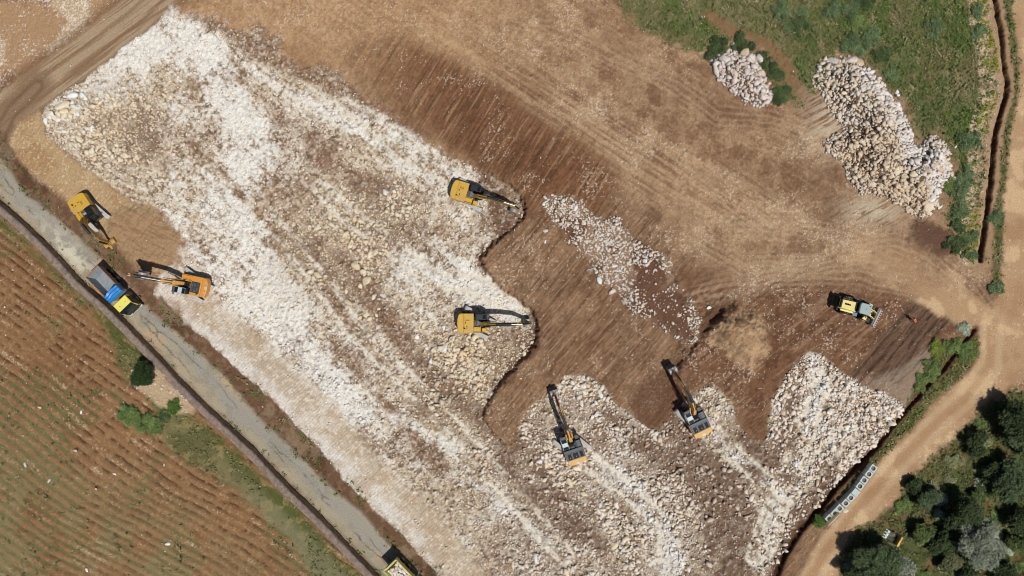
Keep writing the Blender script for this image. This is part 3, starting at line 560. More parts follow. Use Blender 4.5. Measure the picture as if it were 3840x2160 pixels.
# explicit stones seen one by one (survey x, y, radius in metres, tone)
ONE = [(160,265,1.0,'cream','largest oblong cream boulder at the top left edge of the rubble'),
  (186,243,.85,'white','forked white boulder just right of the largest oblong boulder, beside the farm track'),
  (968,484,.62,'white','bright white boulder alone on the rubble left of the upper yellow excavator'),
  (990,483,.45,'white','smaller white boulder touching the bright white one left of the upper excavator'),
  (1370,514,.5,'white','white boulder at the top left tip of the grey stone strip'),
  (1371,499,.35,'grey','small boulder at the very top of the grey stone strip'),
  (1371,581,.42,'grey','grey boulder lying off the left edge of the stone strip'),
  (1370,609,.26,'white','single white stone on bare brown soil below the top of the stone strip'),
  (1507,704,.55,'white','big pale boulder at the lower left edge of the stone strip'),
  (1540,735,.6,'grey','round grey boulder at the foot of the stone strip above the bare soil'),
  (1781,774,.4,'white','single white boulder on brown soil beside the lower tip of the stone strip'),
  (1448,525,.55,'white','white slab in the upper part of the stone strip'),
  (880,762,.75,'ochre','large ochre boulder in the brown patch right of the rubble centre'),
  (895,672,.9,'ochre','long ochre slab at the top of the curved boulder row'),
  (920,707,.8,'ochre','wide ochre boulder below the long slab in the curved row'),
  (912,683,.6,'cream','cream boulder between the two ochre slabs of the curved row'),
  (800,690,.7,'ochre','flat ochre slab on the left side of the brown rocky bowl'),
  (1432,1213,.75,'cream','large cream boulder behind the left grey roofed excavator'),
  (1468,1240,.6,'cream','tall cream boulder below and right of the left grey roofed excavator'),
  (1548,1372,.8,'cream','long cream boulder in the orange brown patch near the bottom edge'),
  (1565,1380,.5,'white','rounded pale boulder below the long one near the bottom edge'),
  (1556,1103,.5,'grey','round pale boulder between the two grey roofed excavators'),
  (1355,1160,.55,'white','white boulder in the rubble left of the left grey roofed excavator'),
  (953,1115,.3,'white','small white stone alone on the rolled strip beside the rubble'),
  (1788,148,.42,'grey','loose boulder just off the left end of the small rock heap'),
  (1796,162,.5,'grey','second loose boulder at the left end of the small rock heap'),
  (1815,155,.75,'grey','big pale boulder inside the left end of the small rock heap'),
  (1798,180,.65,'grey','pale boulder at the lower left corner of the small rock heap'),
  (1870,140,.8,'tan','large tan boulder on the top edge of the small rock heap'),
  (1905,148,.75,'grey','large pale boulder at the top right corner of the small rock heap'),
  (2140,152,.95,'grey','big flat boulder on the top edge of the long rock heap'),
  (2160,158,.8,'tan','tan boulder at the top right corner of the long rock heap'),
  (2095,157,.8,'grey','pale boulder on the top left edge of the long rock heap'),
  (2340,500,.75,'white','white boulder on the right edge of the long heap above the grey bush'),
  (2325,522,1.0,'cream','largest cream boulder at the lower right end of the long rock heap'),
  (2364,522,.38,'white','white stone in the green scrub right of the long rock heap'),
  (2257,231,.34,'white','upper white stone lying in the scrub right of the long rock heap'),
  (2258,240,.28,'white','lower white stone lying in the scrub right of the long rock heap'),
  (2402,370,.26,'white','small white stone in the scrub right of the lobe of the long heap'),
  (1844,110,.3,'white','small white stone in the dark bushes above the small rock heap'),
  (433,1360,.45,'white','pale angular stone standing out in the lower ploughed field'),
  (202,1128,.32,'grey','pale long stone on a furrow in the upper ploughed field'),
  (300,1187,.24,'white','small round white stone near the middle of the ploughed field'),
  (77,1165,.34,'grey','grey stone casting a shadow near the left side of the ploughed field'),
  (139,1203,.34,'grey','pale stone beside green weeds on the left of the ploughed field'),
  (218,1033,.24,'white','small white stone in the upper ploughed field below the big bush'),
  (112,1021,.3,'cream','cream stone in the upper left of the ploughed field'),
  (233,1425,.32,'white','white stone near the bottom edge of the ploughed field'),
  (1270,1285,.6,'white','white boulder over a dark hollow near the bottom of the rubble'),
  (1345,1400,.6,'white','white boulder beside dark hollows in the lowest rubble'),
  (2127,1283,.45,'cream','cream boulder at the rubble edge beside the lowest concrete box'),
  (678,1023,.0,'white','x')]
for x, y, s, t, lb in ONE:
    if s > 0: boulder(*P(x, y), s, t, lb, None)
# groups that nothing tells apart
CL = [(175,290,80,60,44,.42,.75,('cream','cream','white'),'large cream boulder packed among its like in the top left corner of the rubble','boulders in the top left corner'),
  (310,240,90,50,18,.3,.5,('cream','ochre'),'mid sized cream stone in the upper left rubble near the farm track','stones in the upper left rubble'),
  (930,780,60,80,22,.35,.6,('cream','grey'),'angular cream boulder scattered right of the brown rocky bowl','boulders in the middle of the rubble'),
  (860,560,70,60,16,.35,.55,('ochre','cream'),'yellowish slab on the pale yellow ledge left of centre','slabs on the yellow ledge'),
  (1080,860,60,60,20,.32,.55,('cream','white'),'pale boulder in the rubble left of the lower yellow excavator','boulders left of the lower yellow excavator'),
  (1200,930,70,50,16,.3,.5,('cream','ochre'),'cream boulder in the rubble below the lower yellow excavator','boulders below the lower yellow excavator'),
  (1500,1010,60,60,18,.35,.55,('white','grey'),'white boulder in the rubble right of the boom of the left grey roofed excavator','boulders beside the left grey roofed excavator'),
  (1400,1200,50,40,14,.35,.55,('cream',),'cream boulder in the rubble close behind the left grey roofed excavator','boulders behind the left grey roofed excavator'),
  (1800,1040,45,45,12,.3,.5,('cream','ochre'),'yellowish boulder in the rubble near the right grey roofed excavator','boulders near the right grey roofed excavator'),
  (1860,150,60,25,14,.35,.6,('grey','grey','tan'),'pale boulder on the upper part of the small rock heap','boulders on the small rock heap'),
  (1915,235,35,35,10,.3,.5,('grey','white'),'whitish stone on the lower part of the small rock heap','stones on the lower small heap'),
  (2260,450,80,60,34,.4,.75,('tan','tan','cream'),'orange tan boulder on the lower part of the long rock heap','tan boulders on the long heap'),
  (2340,390,45,50,16,.35,.55,('white','grey'),'white boulder on the right lobe of the long rock heap','white boulders on the right lobe'),
  (2110,240,50,60,14,.35,.55,('grey','cream'),'grey boulder on the upper left part of the long rock heap','grey boulders on the long heap'),
  (2170,1060,90,60,22,.3,.5,('white','cream'),'pale boulder on the rubble pad beside the eastern ditch','boulders on the eastern rubble pad'),
  (640,760,90,70,14,.3,.45,('white','cream'),'white stone in the pale rubble right of the orange excavator','stones right of the orange excavator'),
  (1560,640,110,70,16,.3,.5,('grey','white'),'pale stone in the grey strip across the brown soil','stones in the grey strip'),
  (1530,1370,110,50,16,.3,.5,('cream','tan'),'tan stone in the rubble near the bottom edge','stones near the bottom edge')]
oks = {'heap': (o_pileA, o_pileB), }
for x, y, rx, ry, n, a, b, ts, lb, g in CL:
    k = 0; t = 0
    n = int(n * .7 + .5)
    while k < n and t < 2000:
        t += 1; u, v = random.gauss(0, .5), random.gauss(0, .5)
        px, py = P(x + u * rx, y + v * ry); ax, ay = np.array([px]), np.array([py])
        if max(o_pad(ax, ay)[0], o_pileA(ax, ay)[0], o_pileB(ax, ay)[0], o_wind(ax, ay)[0]) < .6: continue
        boulder(px, py, random.uniform(a, b) * .85, random.choice(ts), lb, g); k += 1

# ------------------------------------------------------------------ vegetation
def leaves(name, x, y, z, s, col, per, spread, parent=None, m=None, up=.4):
    """many small leaf faces: `per` of them round every point"""
    n = len(x) * per; r = rng
    cx = np.repeat(x, per) + r.normal(size=n) * np.repeat(spread[0], per); cy = np.repeat(y, per) + r.normal(size=n) * np.repeat(spread[0], per)
    cz = np.repeat(z, per) + np.abs(r.normal(size=n)) * np.repeat(spread[1], per); s = np.repeat(s, per) * (.6 + .8 * r.random(n))
    a = r.normal(size=(n, 3)); a[:, 2] *= up; a /= np.linalg.norm(a, axis=1)[:, None] + 1e-6
    b = r.normal(size=(n, 3)); b[:, 2] *= up; b -= (b * a).sum(1)[:, None] * a; b /= np.linalg.norm(b, axis=1)[:, None] + 1e-6
    c0 = np.stack([cx, cy, cz], -1)
    A = a * s[:, None]; B = b * s[:, None] * .42
    V = np.stack([c0 - A, c0 + B, c0 + A, c0 - B], 1).reshape(-1, 3)
    F = np.arange(n * 4).reshape(-1, 4)
    cc = np.repeat(col, per, 0) * (.75 + .5 * r.random((n, 1))); cc = np.repeat(cc, 4, 0)
    me = np_mesh(name, V, F, cc); me.materials.append(m or lmat)
    o = link(bpy.data.objects.new(name, me)); o.parent = parent; return o
lmat = vmat('leaves', rough=.75, var=.12, scale=3, spec=.2)
NG = 150000
gx_ = rng.uniform(-84, 84, NG).astype(np.float32); gy_ = rng.uniform(-48, 48, NG).astype(np.float32)
Qg = surf(gx_, gy_); kp = rng.random(NG) < Qg['G'] / (NG / (168 * 96.))
gx_, gy_ = gx_[kp], gy_[kp]; Qg = {k: v[kp] for k, v in Qg.items()}
hgt = .1 + .25 * vn(gx_, gy_, 1.5, 5) ** 2
wood_side = (o_wood(gx_, gy_) > -2); fs = Qg['cls'] == 2
for nm, lb, m in [('scrub_grass', 'rough green and straw grass cover in the corner above the rock heaps and along the ditches', ~wood_side & ~fs),
                  ('wood_grass', 'low yellow green growth under the trees beyond the dirt road', wood_side & ~fs),
                  ('field_weeds', 'thin green weeds and grass along the wall and furrows of the ploughed field', fs)]:
    n = int(m.sum())
    tag(leaves(nm, gx_[m], gy_[m], Qg['z'][m], .09 + .13 * rng.random(n), Qg['GC'][m] * (.8 + .4 * rng.random((n, 1))), 5, (np.full(n, .16), hgt[m])), lb, 'grass', kind='stuff')

bark = mat('bark', (96, 82, 66), .9, var=.3, scale=8)
def tube(bm, p0, p1, r0, r1, n=7):
    p0, p1 = Vector(p0), Vector(p1); d = (p1 - p0).normalized(); a = d.orthogonal().normalized(); b = d.cross(a)
    r_ = []
    for p, r in ((p0, r0), (p1, r1)):
        r_.append([bm.verts.new(p + (a * math.cos(t) + b * math.sin(t)) * r) for t in [2 * math.pi * i / n for i in range(n)]])
    for i in range(n): bm.faces.new((r_[0][i], r_[0][(i + 1) % n], r_[1][(i + 1) % n], r_[1][i]))
    bm.faces.new(r_[1]); bm.faces.new(r_[0][::-1])
def bobj(name, bm, m, parent=None, smooth=False, bevel=0):
    bmesh.ops.recalc_face_normals(bm, faces=bm.faces)
    me = bpy.data.meshes.new(name); bm.to_mesh(me); bm.free(); me.materials.append(m)
    if smooth:
        for p in me.polygons: p.use_smooth = True
    o = link(bpy.data.objects.new(name, me)); o.parent = parent
    if bevel:
        b = o.modifiers.new('edge', 'BEVEL'); b.width = bevel; b.segments = 2; b.limit_method = 'ANGLE'; b.angle_limit = R(40)
    return o
def tree(x, y, r, h, tone, label, nm='tree', cat='tree', lobes=7, dens=1., el=1., rot=0, group=None, leaf=.15, trunk=True):
    px, py = P(x, y); z0 = gz(px, py) - .05
    tone = tone if trunk else tone * 1.7
    t = thing(nm, label, cat, (px, py, z0), 0, group)
    bm = bmesh.new(); th = h * .42 if trunk else h * .15; k = .035 * h + .03
    tube(bm, (0, 0, -.2), (.1 * r, .05 * r, th), k * 1.5, k)
    cs = []; lobes = lobes + 4; el = el * random.uniform(.8, 1.25)
    for i in range(lobes):
        a = i * 2.4 + random.random() * 1.5; q = r * ((.82 if trunk else .95) * random.uniform(.8, 1.15) * math.sqrt((i + .3) / lobes)); zc = h * (.78 - .28 * (q / r) ** 2 - .08 * random.random()) if trunk else h * (.5 - .2 * q / r)
        lx, ly = q * math.cos(a) * el, q * math.sin(a) / el
        lx, ly = lx * math.cos(rot) - ly * math.sin(rot), lx * math.sin(rot) + ly * math.cos(rot)
        cs.append((lx, ly, zc, r * random.uniform(.2, .42 if trunk else .36)))
        tube(bm, (.1 * r, .05 * r, th * .9), (lx * .8, ly * .8, zc), k * .7, k * .25, 5)
    bobj('trunk', bm, bark, t)
    L = []
    for (lx, ly, zc, lr) in cs:
        n = int(260 * dens * lr * lr / (leaf / .15) ** 2 + 40)
        d = rng.normal(size=(n, 3)); d /= np.linalg.norm(d, axis=1)[:, None]; rr = lr * (.55 + .5 * rng.random((n, 1)) ** .6)
        rr = rr * (1 + .35 * np.sin(d[:, :1] * 7 + lx * 9) * np.sin(d[:, 1:2] * 8 + ly * 7))
        L.append(np.concatenate([np.array([[lx, ly, zc]]) + d * rr * np.array([[1, 1, .75 if trunk else .8]]), np.full((n, 1), random.uniform(.75, 1.3))], 1))
    L = np.concatenate(L); L = L[L[:, 2] > .03]; n = len(L)
    leaf = leaf if trunk else leaf * .75; col = np.array([tone]) * L[:, 3:4] * (.75 + .5 * rng.random((n, 1)))
    leaves('crown', L[:, 0], L[:, 1], L[:, 2], np.full(n, leaf), col, 6, (np.full(n, .1 + leaf * .4), np.full(n, .07)), t)
    return t
GRN, DGR, GGR, OLV, TEAL = lin((92,106,60)), lin((64,76,46)), lin((140,146,126)), lin((112,114,80)), lin((84,98,66))
def P12(zx, zy): return 1932 + zx / 3, 966 + zy / 3
for zx, zy, r, h, tn, lb in [(1790,260,3.0,5.5,DGR,'tall dark tree at the upper edge of the wood beside the dirt road bend'),
    (1900,400,3.0,4.5,TEAL,'green rounded tree at the right edge of the photo just below the dark tall tree'),
    (1530,430,1.8,2.4,DGR,'small dark tree between the dirt road and the tall dark tree'),
    (1640,650,1.5,2.6,DGR,'small very dark tree in the clearing at the middle right of the wood'),
    (1780,720,3.1,4.0,TEAL,'broad green tree right of the small dark one at the right edge'),
    (1170,840,1.7,3.0,TEAL,'round green tree at the roadside across from the concrete boxes'),
    (1075,765,1.1,2.0,DGR,'dark little tree touching the roadside across from the concrete boxes'),
    (1500,1120,3.8,5.8,GGR,'large silvery grey green tree in the middle of the wood'),
    (1390,930,2.4,5.0,DGR,'dark tree up against the top of the silvery grey tree'),
    (1130,1100,1.6,2.4,GRN,'low green tree between the silvery tree and the abandoned bucket'),
    (1260,1180,1.8,2.6,DGR,'dark green tree left of the silvery grey tree'),
    (760,1290,3.3,5.2,TEAL,'large dark green tree left of the abandoned bucket at the bottom'),
    (900,1360,2.4,3.8,GGR,'greyish tree at the bottom edge below the abandoned bucket'),
    (620,1390,1.9,4.0,DGR,'dark tree at the bottom edge next to the dirt road'),
    (1480,1380,1.5,2.4,DGR,'small dark tree at the bottom edge of the wood'),
    (1880,1010,2.2,3.4,DGR,'dark tree at the right edge below the broad green tree'),
    (1860,1180,1.6,2.4,GRN,'low green tree near the lower right edge of the photo'),
    (1550,850,1.1,1.6,GRN,'small green shrub like tree above the silvery grey tree'),
    (1340,1330,1.6,2.2,OLV,'olive green low tree at the foot of the silvery grey tree'),
    (1740,1400,1.7,2.4,DGR,'dark low tree in the bottom right corner')]:
    tree(*P12(zx, zy), r, h, tn, lb, lobes=9 if r > 2 else 6)
sh = lambda x, y, r, h, tn, lb, **k: tree(x, y, r * 1.1, h * .8, tn, lb, nm='bush', cat='bush', trunk=False, lobes=k.pop('lobes', 6), **k)
tree(387, 938, 1.75, 2.6, lin((52,70,36)), 'round dark green tree on the stone spill beside the field wall', lobes=9, el=.9)
sh(360, 1052, 1.9, 1.3, GRN, 'big spreading green bush in the field below the round tree', el=1.3, rot=-.4)
sh(335, 1035, 1.1, .9, lin((82,104,66)), 'feathery light green bush on the left of the big spreading bush')
sh(395, 1068, 1.4, 1.0, GRN, 'green bush on the right of the big spreading bush')
sh(452, 1018, .9, .8, lin((62,84,34)), 'low green bush in the stone spill beside the field wall')
sh(425, 1040, .7, .7, DGR, 'dark little bush at the foot of the stone spill')
sh(2066, 1311, .9, .8, lin((70,92,40)), 'green bush at the lower end of the row of concrete boxes')
def P4(zx, zy): return 1932 + zx / 3, zy / 3
for zx, zy, r, h, tn, lb in [(650,330,1.9,1.1,TEAL,'wide dark green bush in the scrub above the long rock heap'),
    (560,85,1.9,1.2,TEAL,'large blue green bush near the top edge of the scrub'),(740,20,1.3,1.0,DGR,'dark bush cut by the top edge right of the blue green bush'),
    (800,270,1.1,.9,TEAL,'blue green bush right of the wide dark bush in the scrub'),(860,410,1.1,.8,DGR,'dark bush between the wide bush and the open scrub'),
    (100,80,1.2,.9,TEAL,'blue green bush near the top edge left of the large one'),(262,92,.8,.7,TEAL,'small blue green bush left of the large one'),(240,200,1.3,.8,DGR,'dark bush below the small blue green bush'),
    (660,190,1.4,.8,GRN,'mid green bush between the two wide dark bushes'),(1250,210,1.3,.8,TEAL,'lone blue green bush in the middle of the scrub'),(1590,230,1.0,.8,TEAL,'green bush against the stone verge in the upper right'),
    (1580,80,.8,.7,TEAL,'small green bush at the top of the stone verge'),(150,190,.8,.6,TEAL,'small bush left of the dark bush in the upper scrub'),(930,560,1.0,.6,TEAL,'low bush just right of the top of the long rock heap'),
    (50,545,1.2,.9,DGR,'dark bush right of the small rock heap, upper one'),(95,720,1.4,1.1,DGR,'dark bush right of the small rock heap, lower one'),
    (-390,365,1.5,1.0,DGR,'dark bush on the left end of the small rock heap'),(-190,330,1.4,.8,DGR,'low dark bush above the small rock heap'),(-40,460,1.0,.8,DGR,'dark bush at the upper right of the small rock heap'),
    (1510,1060,1.6,1.0,TEAL,'dark bush beside the verge level with the right lobe of the long heap'),(1490,1330,1.2,.9,TEAL,'dark bush beside the verge below the right lobe of the long heap'),(1440,1440,1.4,1.0,TEAL,'dark bush beside the verge above the grey dead bush'),
    (1370,1400,.9,.8,GRN,'green bush touching the end of the long heap beside the dead bush')]:
    sh(*P4(zx, zy), r, h, tn, lb)
def P8(zx, zy): return 1932 + zx / 3, 483 + zy / 3
for zx, zy, r, h, tn, lb in [(1445,150,1.1,1.0,TEAL,'bush squeezed between the grey dead bush and the stone verge'),(1430,260,.8,.8,DGR,'dark bush below the grey dead bush'),
    (1395,400,1.3,1.1,DGR,'dark green bush at the lower end of the scrub by the dung coloured soil'),(1530,335,.9,.8,TEAL,'green bush on the stone verge beside the ditch, upper one'),(1520,470,.8,.8,TEAL,'green bush on the stone verge beside the ditch, lower one'),
    (1715,720,1.0,.8,TEAL,'green bush at the end of the ditch verge beside the road junction'),(1725,200,1.0,.5,TEAL,'low bush between the ditch and the dirt road'),(1480,1040,.8,.5,GGR,'pale green bush at the corner where the lower ditch starts'),
    (1230,1340,1.4,.8,GRN,'bright green bush on the upper bank of the lower ditch'),(1380,1160,1.2,.7,GRN,'green bush on the upper bank near the start of the lower ditch'),(1270,1180,.9,.5,lin((104,116,50)),'yellow green bush on the upper bank of the lower ditch'),
    (1150,1440,1.0,.7,GRN,'green bush where the rubble pad meets the lower ditch'),(1500,1210,1.3,.5,GRN,'low green bush between the lower ditch and the dirt road')]:
    sh(*P8(zx, zy), r, h, tn, lb)
for i in range(46):
    for _ in range(60):
        x_, y_ = random.uniform(2120, 2580), random.uniform(1000, 1460); a_ = np.array([P(x_, y_)[0]]); b_ = np.array([P(x_, y_)[1]])
        if o_wood(a_, b_)[0] > 1.2: break
    if math.hypot(x_ - 2250, y_ - 1356) < 45: continue
    sh(x_, y_, random.uniform(.5, 1.2), random.uniform(.4, 1.0), [GRN, OLV, DGR, GGR][i % 4], 'low scrubby shrub between the taller trees of the wood', group='shrubs between the trees', lobes=3)
# grey dead bush: bare twigs
px, py = P8(1325, 110); dz = gz(px, py); t = thing('dead_bush', 'grey leafless bush of dense twigs at the lower end of the long rock heap', 'bush', (px, py, dz))
twm = mat('dead twigs', (112, 106, 100), .9, var=.3)
bm = bmesh.new(); tube(bm, (0, 0, -.1), (0, 0, .3), .12, .1); bobj('stem', bm, twm, t)
bm = bmesh.new()
for i in range(1700):
    a = random.uniform(0, 6.28); q = abs(random.gauss(0, 1.05)); p = Vector((q * 1.25 * math.cos(a + .4), q * math.sin(a + .4), random.uniform(.3, 1.3) * (1 - .18 * q)))
    d = Vector((random.gauss(0, 1), random.gauss(0, 1), random.gauss(0, .4))).normalized() * random.uniform(.25, .6)
    tube(bm, p * .9, p + d, .05, .02, 3)
bobj('twigs', bm, twm, t)

# ------------------------------------------------------------------ mesh kit for machines
class MB:
    def __init__(s, M=None): s.bm = bmesh.new(); s.M = M or Matrix.Identity(4)
    def v(s, p): return s.bm.verts.new(s.M @ Vector(p))
    def face(s, vs):
        try: s.bm.faces.new(vs)
        except ValueError: pass
    def box(s, x0, x1, y0, y1, z0, z1, rz=0, c=None, ry=0):
        ps = [(x, y, z) for z in (z0, z1) for x, y in ((x0, y0), (x1, y0), (x1, y1), (x0, y1))]
        if rz or ry:
            c = Vector(c or ((x0 + x1) / 2, (y0 + y1) / 2, (z0 + z1) / 2)); Rm = Matrix.Rotation(rz, 3, 'Z') @ Matrix.Rotation(ry, 3, 'Y')
            ps = [Rm @ (Vector(p) - c) + c for p in ps]
        a = [s.v(p) for p in ps]
        for f in ((3, 2, 1, 0), (4, 5, 6, 7), (0, 1, 5, 4), (1, 2, 6, 5), (2, 3, 7, 6), (3, 0, 4, 7)): s.face([a[i] for i in f])
        return s
    def flat(s, pts, z0, z1, top=None):                         # outline in plan, raised; top = another outline
        a = [s.v((x, y, z0)) for x, y in pts]; b = [s.v((x, y, z1)) for x, y in (top or pts)]; n = len(pts)
        s.face(a[::-1]); s.face(b)
        for i in range(n): s.face((a[i], a[(i + 1) % n], b[(i + 1) % n], b[i]))
        return s
    def side(s, pts, y0, y1, y0b=None, y1b=None):               # outline in side view (x, z), given a width
        a = [s.v((x, y0, z)) for x, z in pts]; b = [s.v((x, y1, z)) for x, z in pts]; n = len(pts)
        s.face(a); s.face(b[::-1])
        for i in range(n): s.face((a[(i + 1) % n], a[i], b[i], b[(i + 1) % n]))
        return s
    def tube(s, p0, p1, r0, r1=None, n=10):
        p0, p1 = s.M @ Vector(p0), s.M @ Vector(p1); tube(s.bm, p0, p1, r0, r0 if r1 is None else r1, n); return s
    def pipe(s, pts, r, n=6):
        for a, b in zip(pts[:-1], pts[1:]): s.tube(a, b, r, n=n)
        return s
    def done(s, name, m, parent=None, bevel=0, smooth=False): return bobj(name, s.bm, m, parent, smooth, bevel)
def beam(pts, ws):
    """outline of a bent plate boom from its centre line (x, z) and half depths"""
    up, dn = [], []; n = len(pts)
    for i, (p, w) in enumerate(zip(pts, ws)):
        a = Vector(pts[max(i - 1, 0)]); b = Vector(pts[min(i + 1, n - 1)]); d = (b - a).normalized(); q = Vector((-d.y, d.x))
        up.append(tuple(Vector(p) + q * w)); dn.append(tuple(Vector(p) - q * w))
    return up + dn[::-1]
M_yel = mat('yellow paint', (208, 164, 50), .5, var=.12, scale=1.8, dirt=.55)
M_yed = mat('worn yellow paint', (184, 146, 52), .55, var=.15, scale=2, dirt=.5)
M_org = mat('orange paint', (216, 146, 56), .45, var=.08, scale=1.4, dirt=.3)
M_org2 = mat('faded orange paint', (224, 168, 84), .55, var=.1, scale=2, dirt=.5)
M_slate = mat('slate grey paint', (38, 56, 64), .5, var=.12, scale=2, dirt=.04)
M_black = mat('black paint', (22, 24, 27), .45, var=.2, scale=3)
M_blk2 = mat('black rubber and grease', (30, 30, 30), .8, var=.3, scale=5)
M_steel = mat('dusty steel', (150, 150, 150), .5, .2, var=.25, scale=5, dirt=.5)
M_track = mat('dusty track steel', (186, 184, 180), .7, 0, var=.2, scale=4, dirt=.3)
M_chrome = mat('chrome rod', (215, 220, 225), .15, 1., var=.03)
M_glass = mat('tinted glass', (20, 34, 40), .08, 0, var=.2, spec=.8)
M_pale = mat('pale roof panel', (196, 206, 206), .45, var=.1, scale=3, dirt=.3)
M_dgry = mat('dark grey steel', (62, 66, 68), .6, var=.2, scale=4, dirt=.3)

def excavator(name, label, nat, head, trk, kind, A, B, T, Sk, buck, zb=0., width=1.25):
    """nat: ground point under the slew ring; head, trk: directions of house and tracks; A..Sk: boom foot, bend, tip, stick end (x, z)"""
    x, y = N2(*nat); t = thing(name, label, 'excavator', (x, y, gz(x, y) + zb), R(head))
    if kind == 'y': paint, hood, deck, cabm = M_yel, M_yel, M_yel, M_black
    elif kind == 'o': paint, hood, deck, cabm = M_org, M_slate, M_org, M_slate
    else: paint, hood, deck, cabm = M_org2, M_slate, M_slate, M_slate
    Tm = Matrix.Rotation(R(trk - head), 4, 'Z')
    # undercarriage
    m = MB(Tm); m.box(-1.5, 1.5, -.95, .95, .45, .95); m.box(-2.1, 2.1, -1.5, -1.12, .3, .75); m.box(-2.1, 2.1, 1.12, 1.5, .3, .75)
    uc = m.done('undercarriage', M_dgry, t, .03)
    MB().tube((0, 0, .9), (0, 0, 1.25), .72, n=24).done('slew_ring', M_blk2, t)
    for sgn in (-1, 1):
        m = MB(Tm); prof = []
        for a in range(-90, 91, 18): prof.append((2.2 + .46 * math.cos(R(a)), .5 + .46 * math.sin(R(a))))
        for a in range(90, 271, 18): prof.append((-2.2 + .46 * math.cos(R(a)), .5 + .46 * math.sin(R(a))))
        y0, y1 = sorted((sgn * 1.02, sgn * 1.62)); inner = [(px * .93, .5 + (pz - .5) * .78) for px, pz in prof]
        n = len(prof)                                                # belt only, open inside
        o0 = [m.v((a, y0, b)) for a, b in prof]; o1 = [m.v((a, y1, b)) for a, b in prof]; i0 = [m.v((a, y0, b)) for a, b in inner]; i1 = [m.v((a, y1, b)) for a, b in inner]
        for i in range(n):
            j = (i + 1) % n
            for f in ((o0[i], o0[j], o1[j], o1[i]), (i0[j], i0[i], i1[i], i1[j]), (o0[j], o0[i], i0[i], i0[j]), (o1[i], o1[j], i1[j], i1[i])): m.face(f)
        for i in range(23):                                          # grousers on the shoes
            xx = -2.1 + i * .19; m.box(xx - .03, xx + .03, y0 + .01, y1 - .01, .955, 1.0); m.box(xx - .03, xx + .03, y0 + .01, y1 - .01, .0, .045)
        tr = m.done('track', M_track, t)
        m = MB(Tm)
        for xx in (-2.15, 2.15): m.tube((xx, y0 + .1, .5), (xx, y1 - .1, .5), .36, n=14)
        for i in range(6): m.tube((-1.5 + i * .6, y0 + .14, .28), (-1.5 + i * .6, y1 - .14, .28), .15, n=8)
        m.done('track_roller', M_dgry, tr)
    # house
    rear = [(-1.9, -1.48), (-2.5, -1.46), (-2.68, -1.2), (-2.82, -.7), (-2.87, 0), (-2.82, .7), (-2.68, 1.2), (-2.5, 1.46), (-1.9, 1.48)]
    m = MB(); m.flat([(.95, -1.48), (.95, -.42), (1.5, -.42), (1.5, .4), (1.9, .4), (1.9, 1.48), (-1.9, 1.48), (-1.9, -1.48)], 1.2, 1.42); m.done('deck', M_dgry, t, bevel=.02)
    m = MB(); m.flat(rear, 1.22, 2.28, [(a * .985 if a < -2 else a, b * .97) for a, b in rear]); cw = m.done('counterweight', paint, t, bevel=.08)
    if kind != 'y': MB().box(-2.74, -2.42, -.22, .22, 2.283, 2.30).done('lifting_plate', M_pale, cw)
    # engine bay
    m = MB(); m.box(-1.9, -.35, -1.46, 1.44, 1.42, 2.34); eh = m.done('engine_hood', deck if kind != 'o' else paint, t, bevel=.06)
    if kind == 'y':
        m = MB(); m.box(-1.7, -.75, -1.0, 1.1, 2.342, 2.39); m.done('hood_lid', paint, eh, bevel=.02)
        m = MB()
        for i in range(7): m.box(-1.55 + i * .085, -1.51 + i * .085, .35, .52, 2.392, 2.405); m.box(-1.55 + i * .085, -1.51 + i * .085, .6, .66, 2.392, 2.405)
        m.box(-1.62, -1.52, -.05, .22, 2.392, 2.405); m.box(-1.42, -1.28, -.62, -.42, 2.392, 2.405); m.box(-1.42, -1.3, -.9, -.78, 2.392, 2.405); m.done('vent', M_blk2, eh)
        MB().tube((-1.62, -.8, 2.3), (-1.62, -.8, 2.62), .07).tube((-1.62, -.8, 2.6), (-1.78, -.8, 2.68), .065).done('exhaust_pipe', M_blk2, eh)
    elif kind == 'o':
        m = MB(); m.box(-1.75, -.45, -.62, 1.02, 2.342, 2.46); hl = m.done('hood_lid', M_slate, eh, bevel=.03)
        m = MB()
        for i in range(3): m.box(-1.6 + i * .4, -1.3 + i * .4, -.5, .1, 2.462, 2.48); m.box(-1.6 + i * .4, -1.3 + i * .4, .25, .85, 2.462, 2.48)
        m.done('vent', M_dgry, hl)
        MB().tube((-1.55, 1.1, 2.3), (-1.55, 1.1, 2.75), .07).tube((-.3, .95, 2.2), (-.3, .95, 2.72), .09).done('exhaust_pipe', M_blk2, eh)
        m = MB()
        for yy in (-.8, .7): m.tube((-2.5, yy, 2.28), (-2.5, yy, 2.33), .09, n=12)
        m.done('lifting_eye', M_pale, cw)
    else:
        m = MB(); m.box(-1.8, -1.0, -1.2, -.7, 2.342, 2.37); m.box(-1.8, -1.0, -.45, .35, 2.342, 2.37); m.box(-1.8, -1.0, .6, 1.15, 2.342, 2.37); m.done('vent', M_blk2, eh, bevel=.01)
        m = MB(); m.box(-1.85, -.95, -.6, -.52, 2.345, 2.4); m.box(-1.85, -.95, .42, .5, 2.345, 2.4); m.box(-.95, -.88, -1.3, 1.3, 2.345, 2.4); m.done('hood_rib', M_slate, eh)
        m = MB()
        for yy in (-.1, .85): m.tube((-1.5, yy, 2.36), (-1.5, yy, 2.44), .05)
        m.done('cap', M_pale, eh)
        MB().box(-1.9, .9, -1.5, -1.462, 1.45, 2.2).done('side_panel', paint, t); MB().box(-1.9, -.4, 1.442, 1.49, 1.45, 2.2).done('side_panel', paint, t)
    # right hand tanks, steps and handrail
    m = MB(); m.box(-.35, .7, -1.46, -.5, 1.42, 2.2); tk = m.done('fuel_tank', paint if kind != 'g' else M_slate, t, bevel=.05)
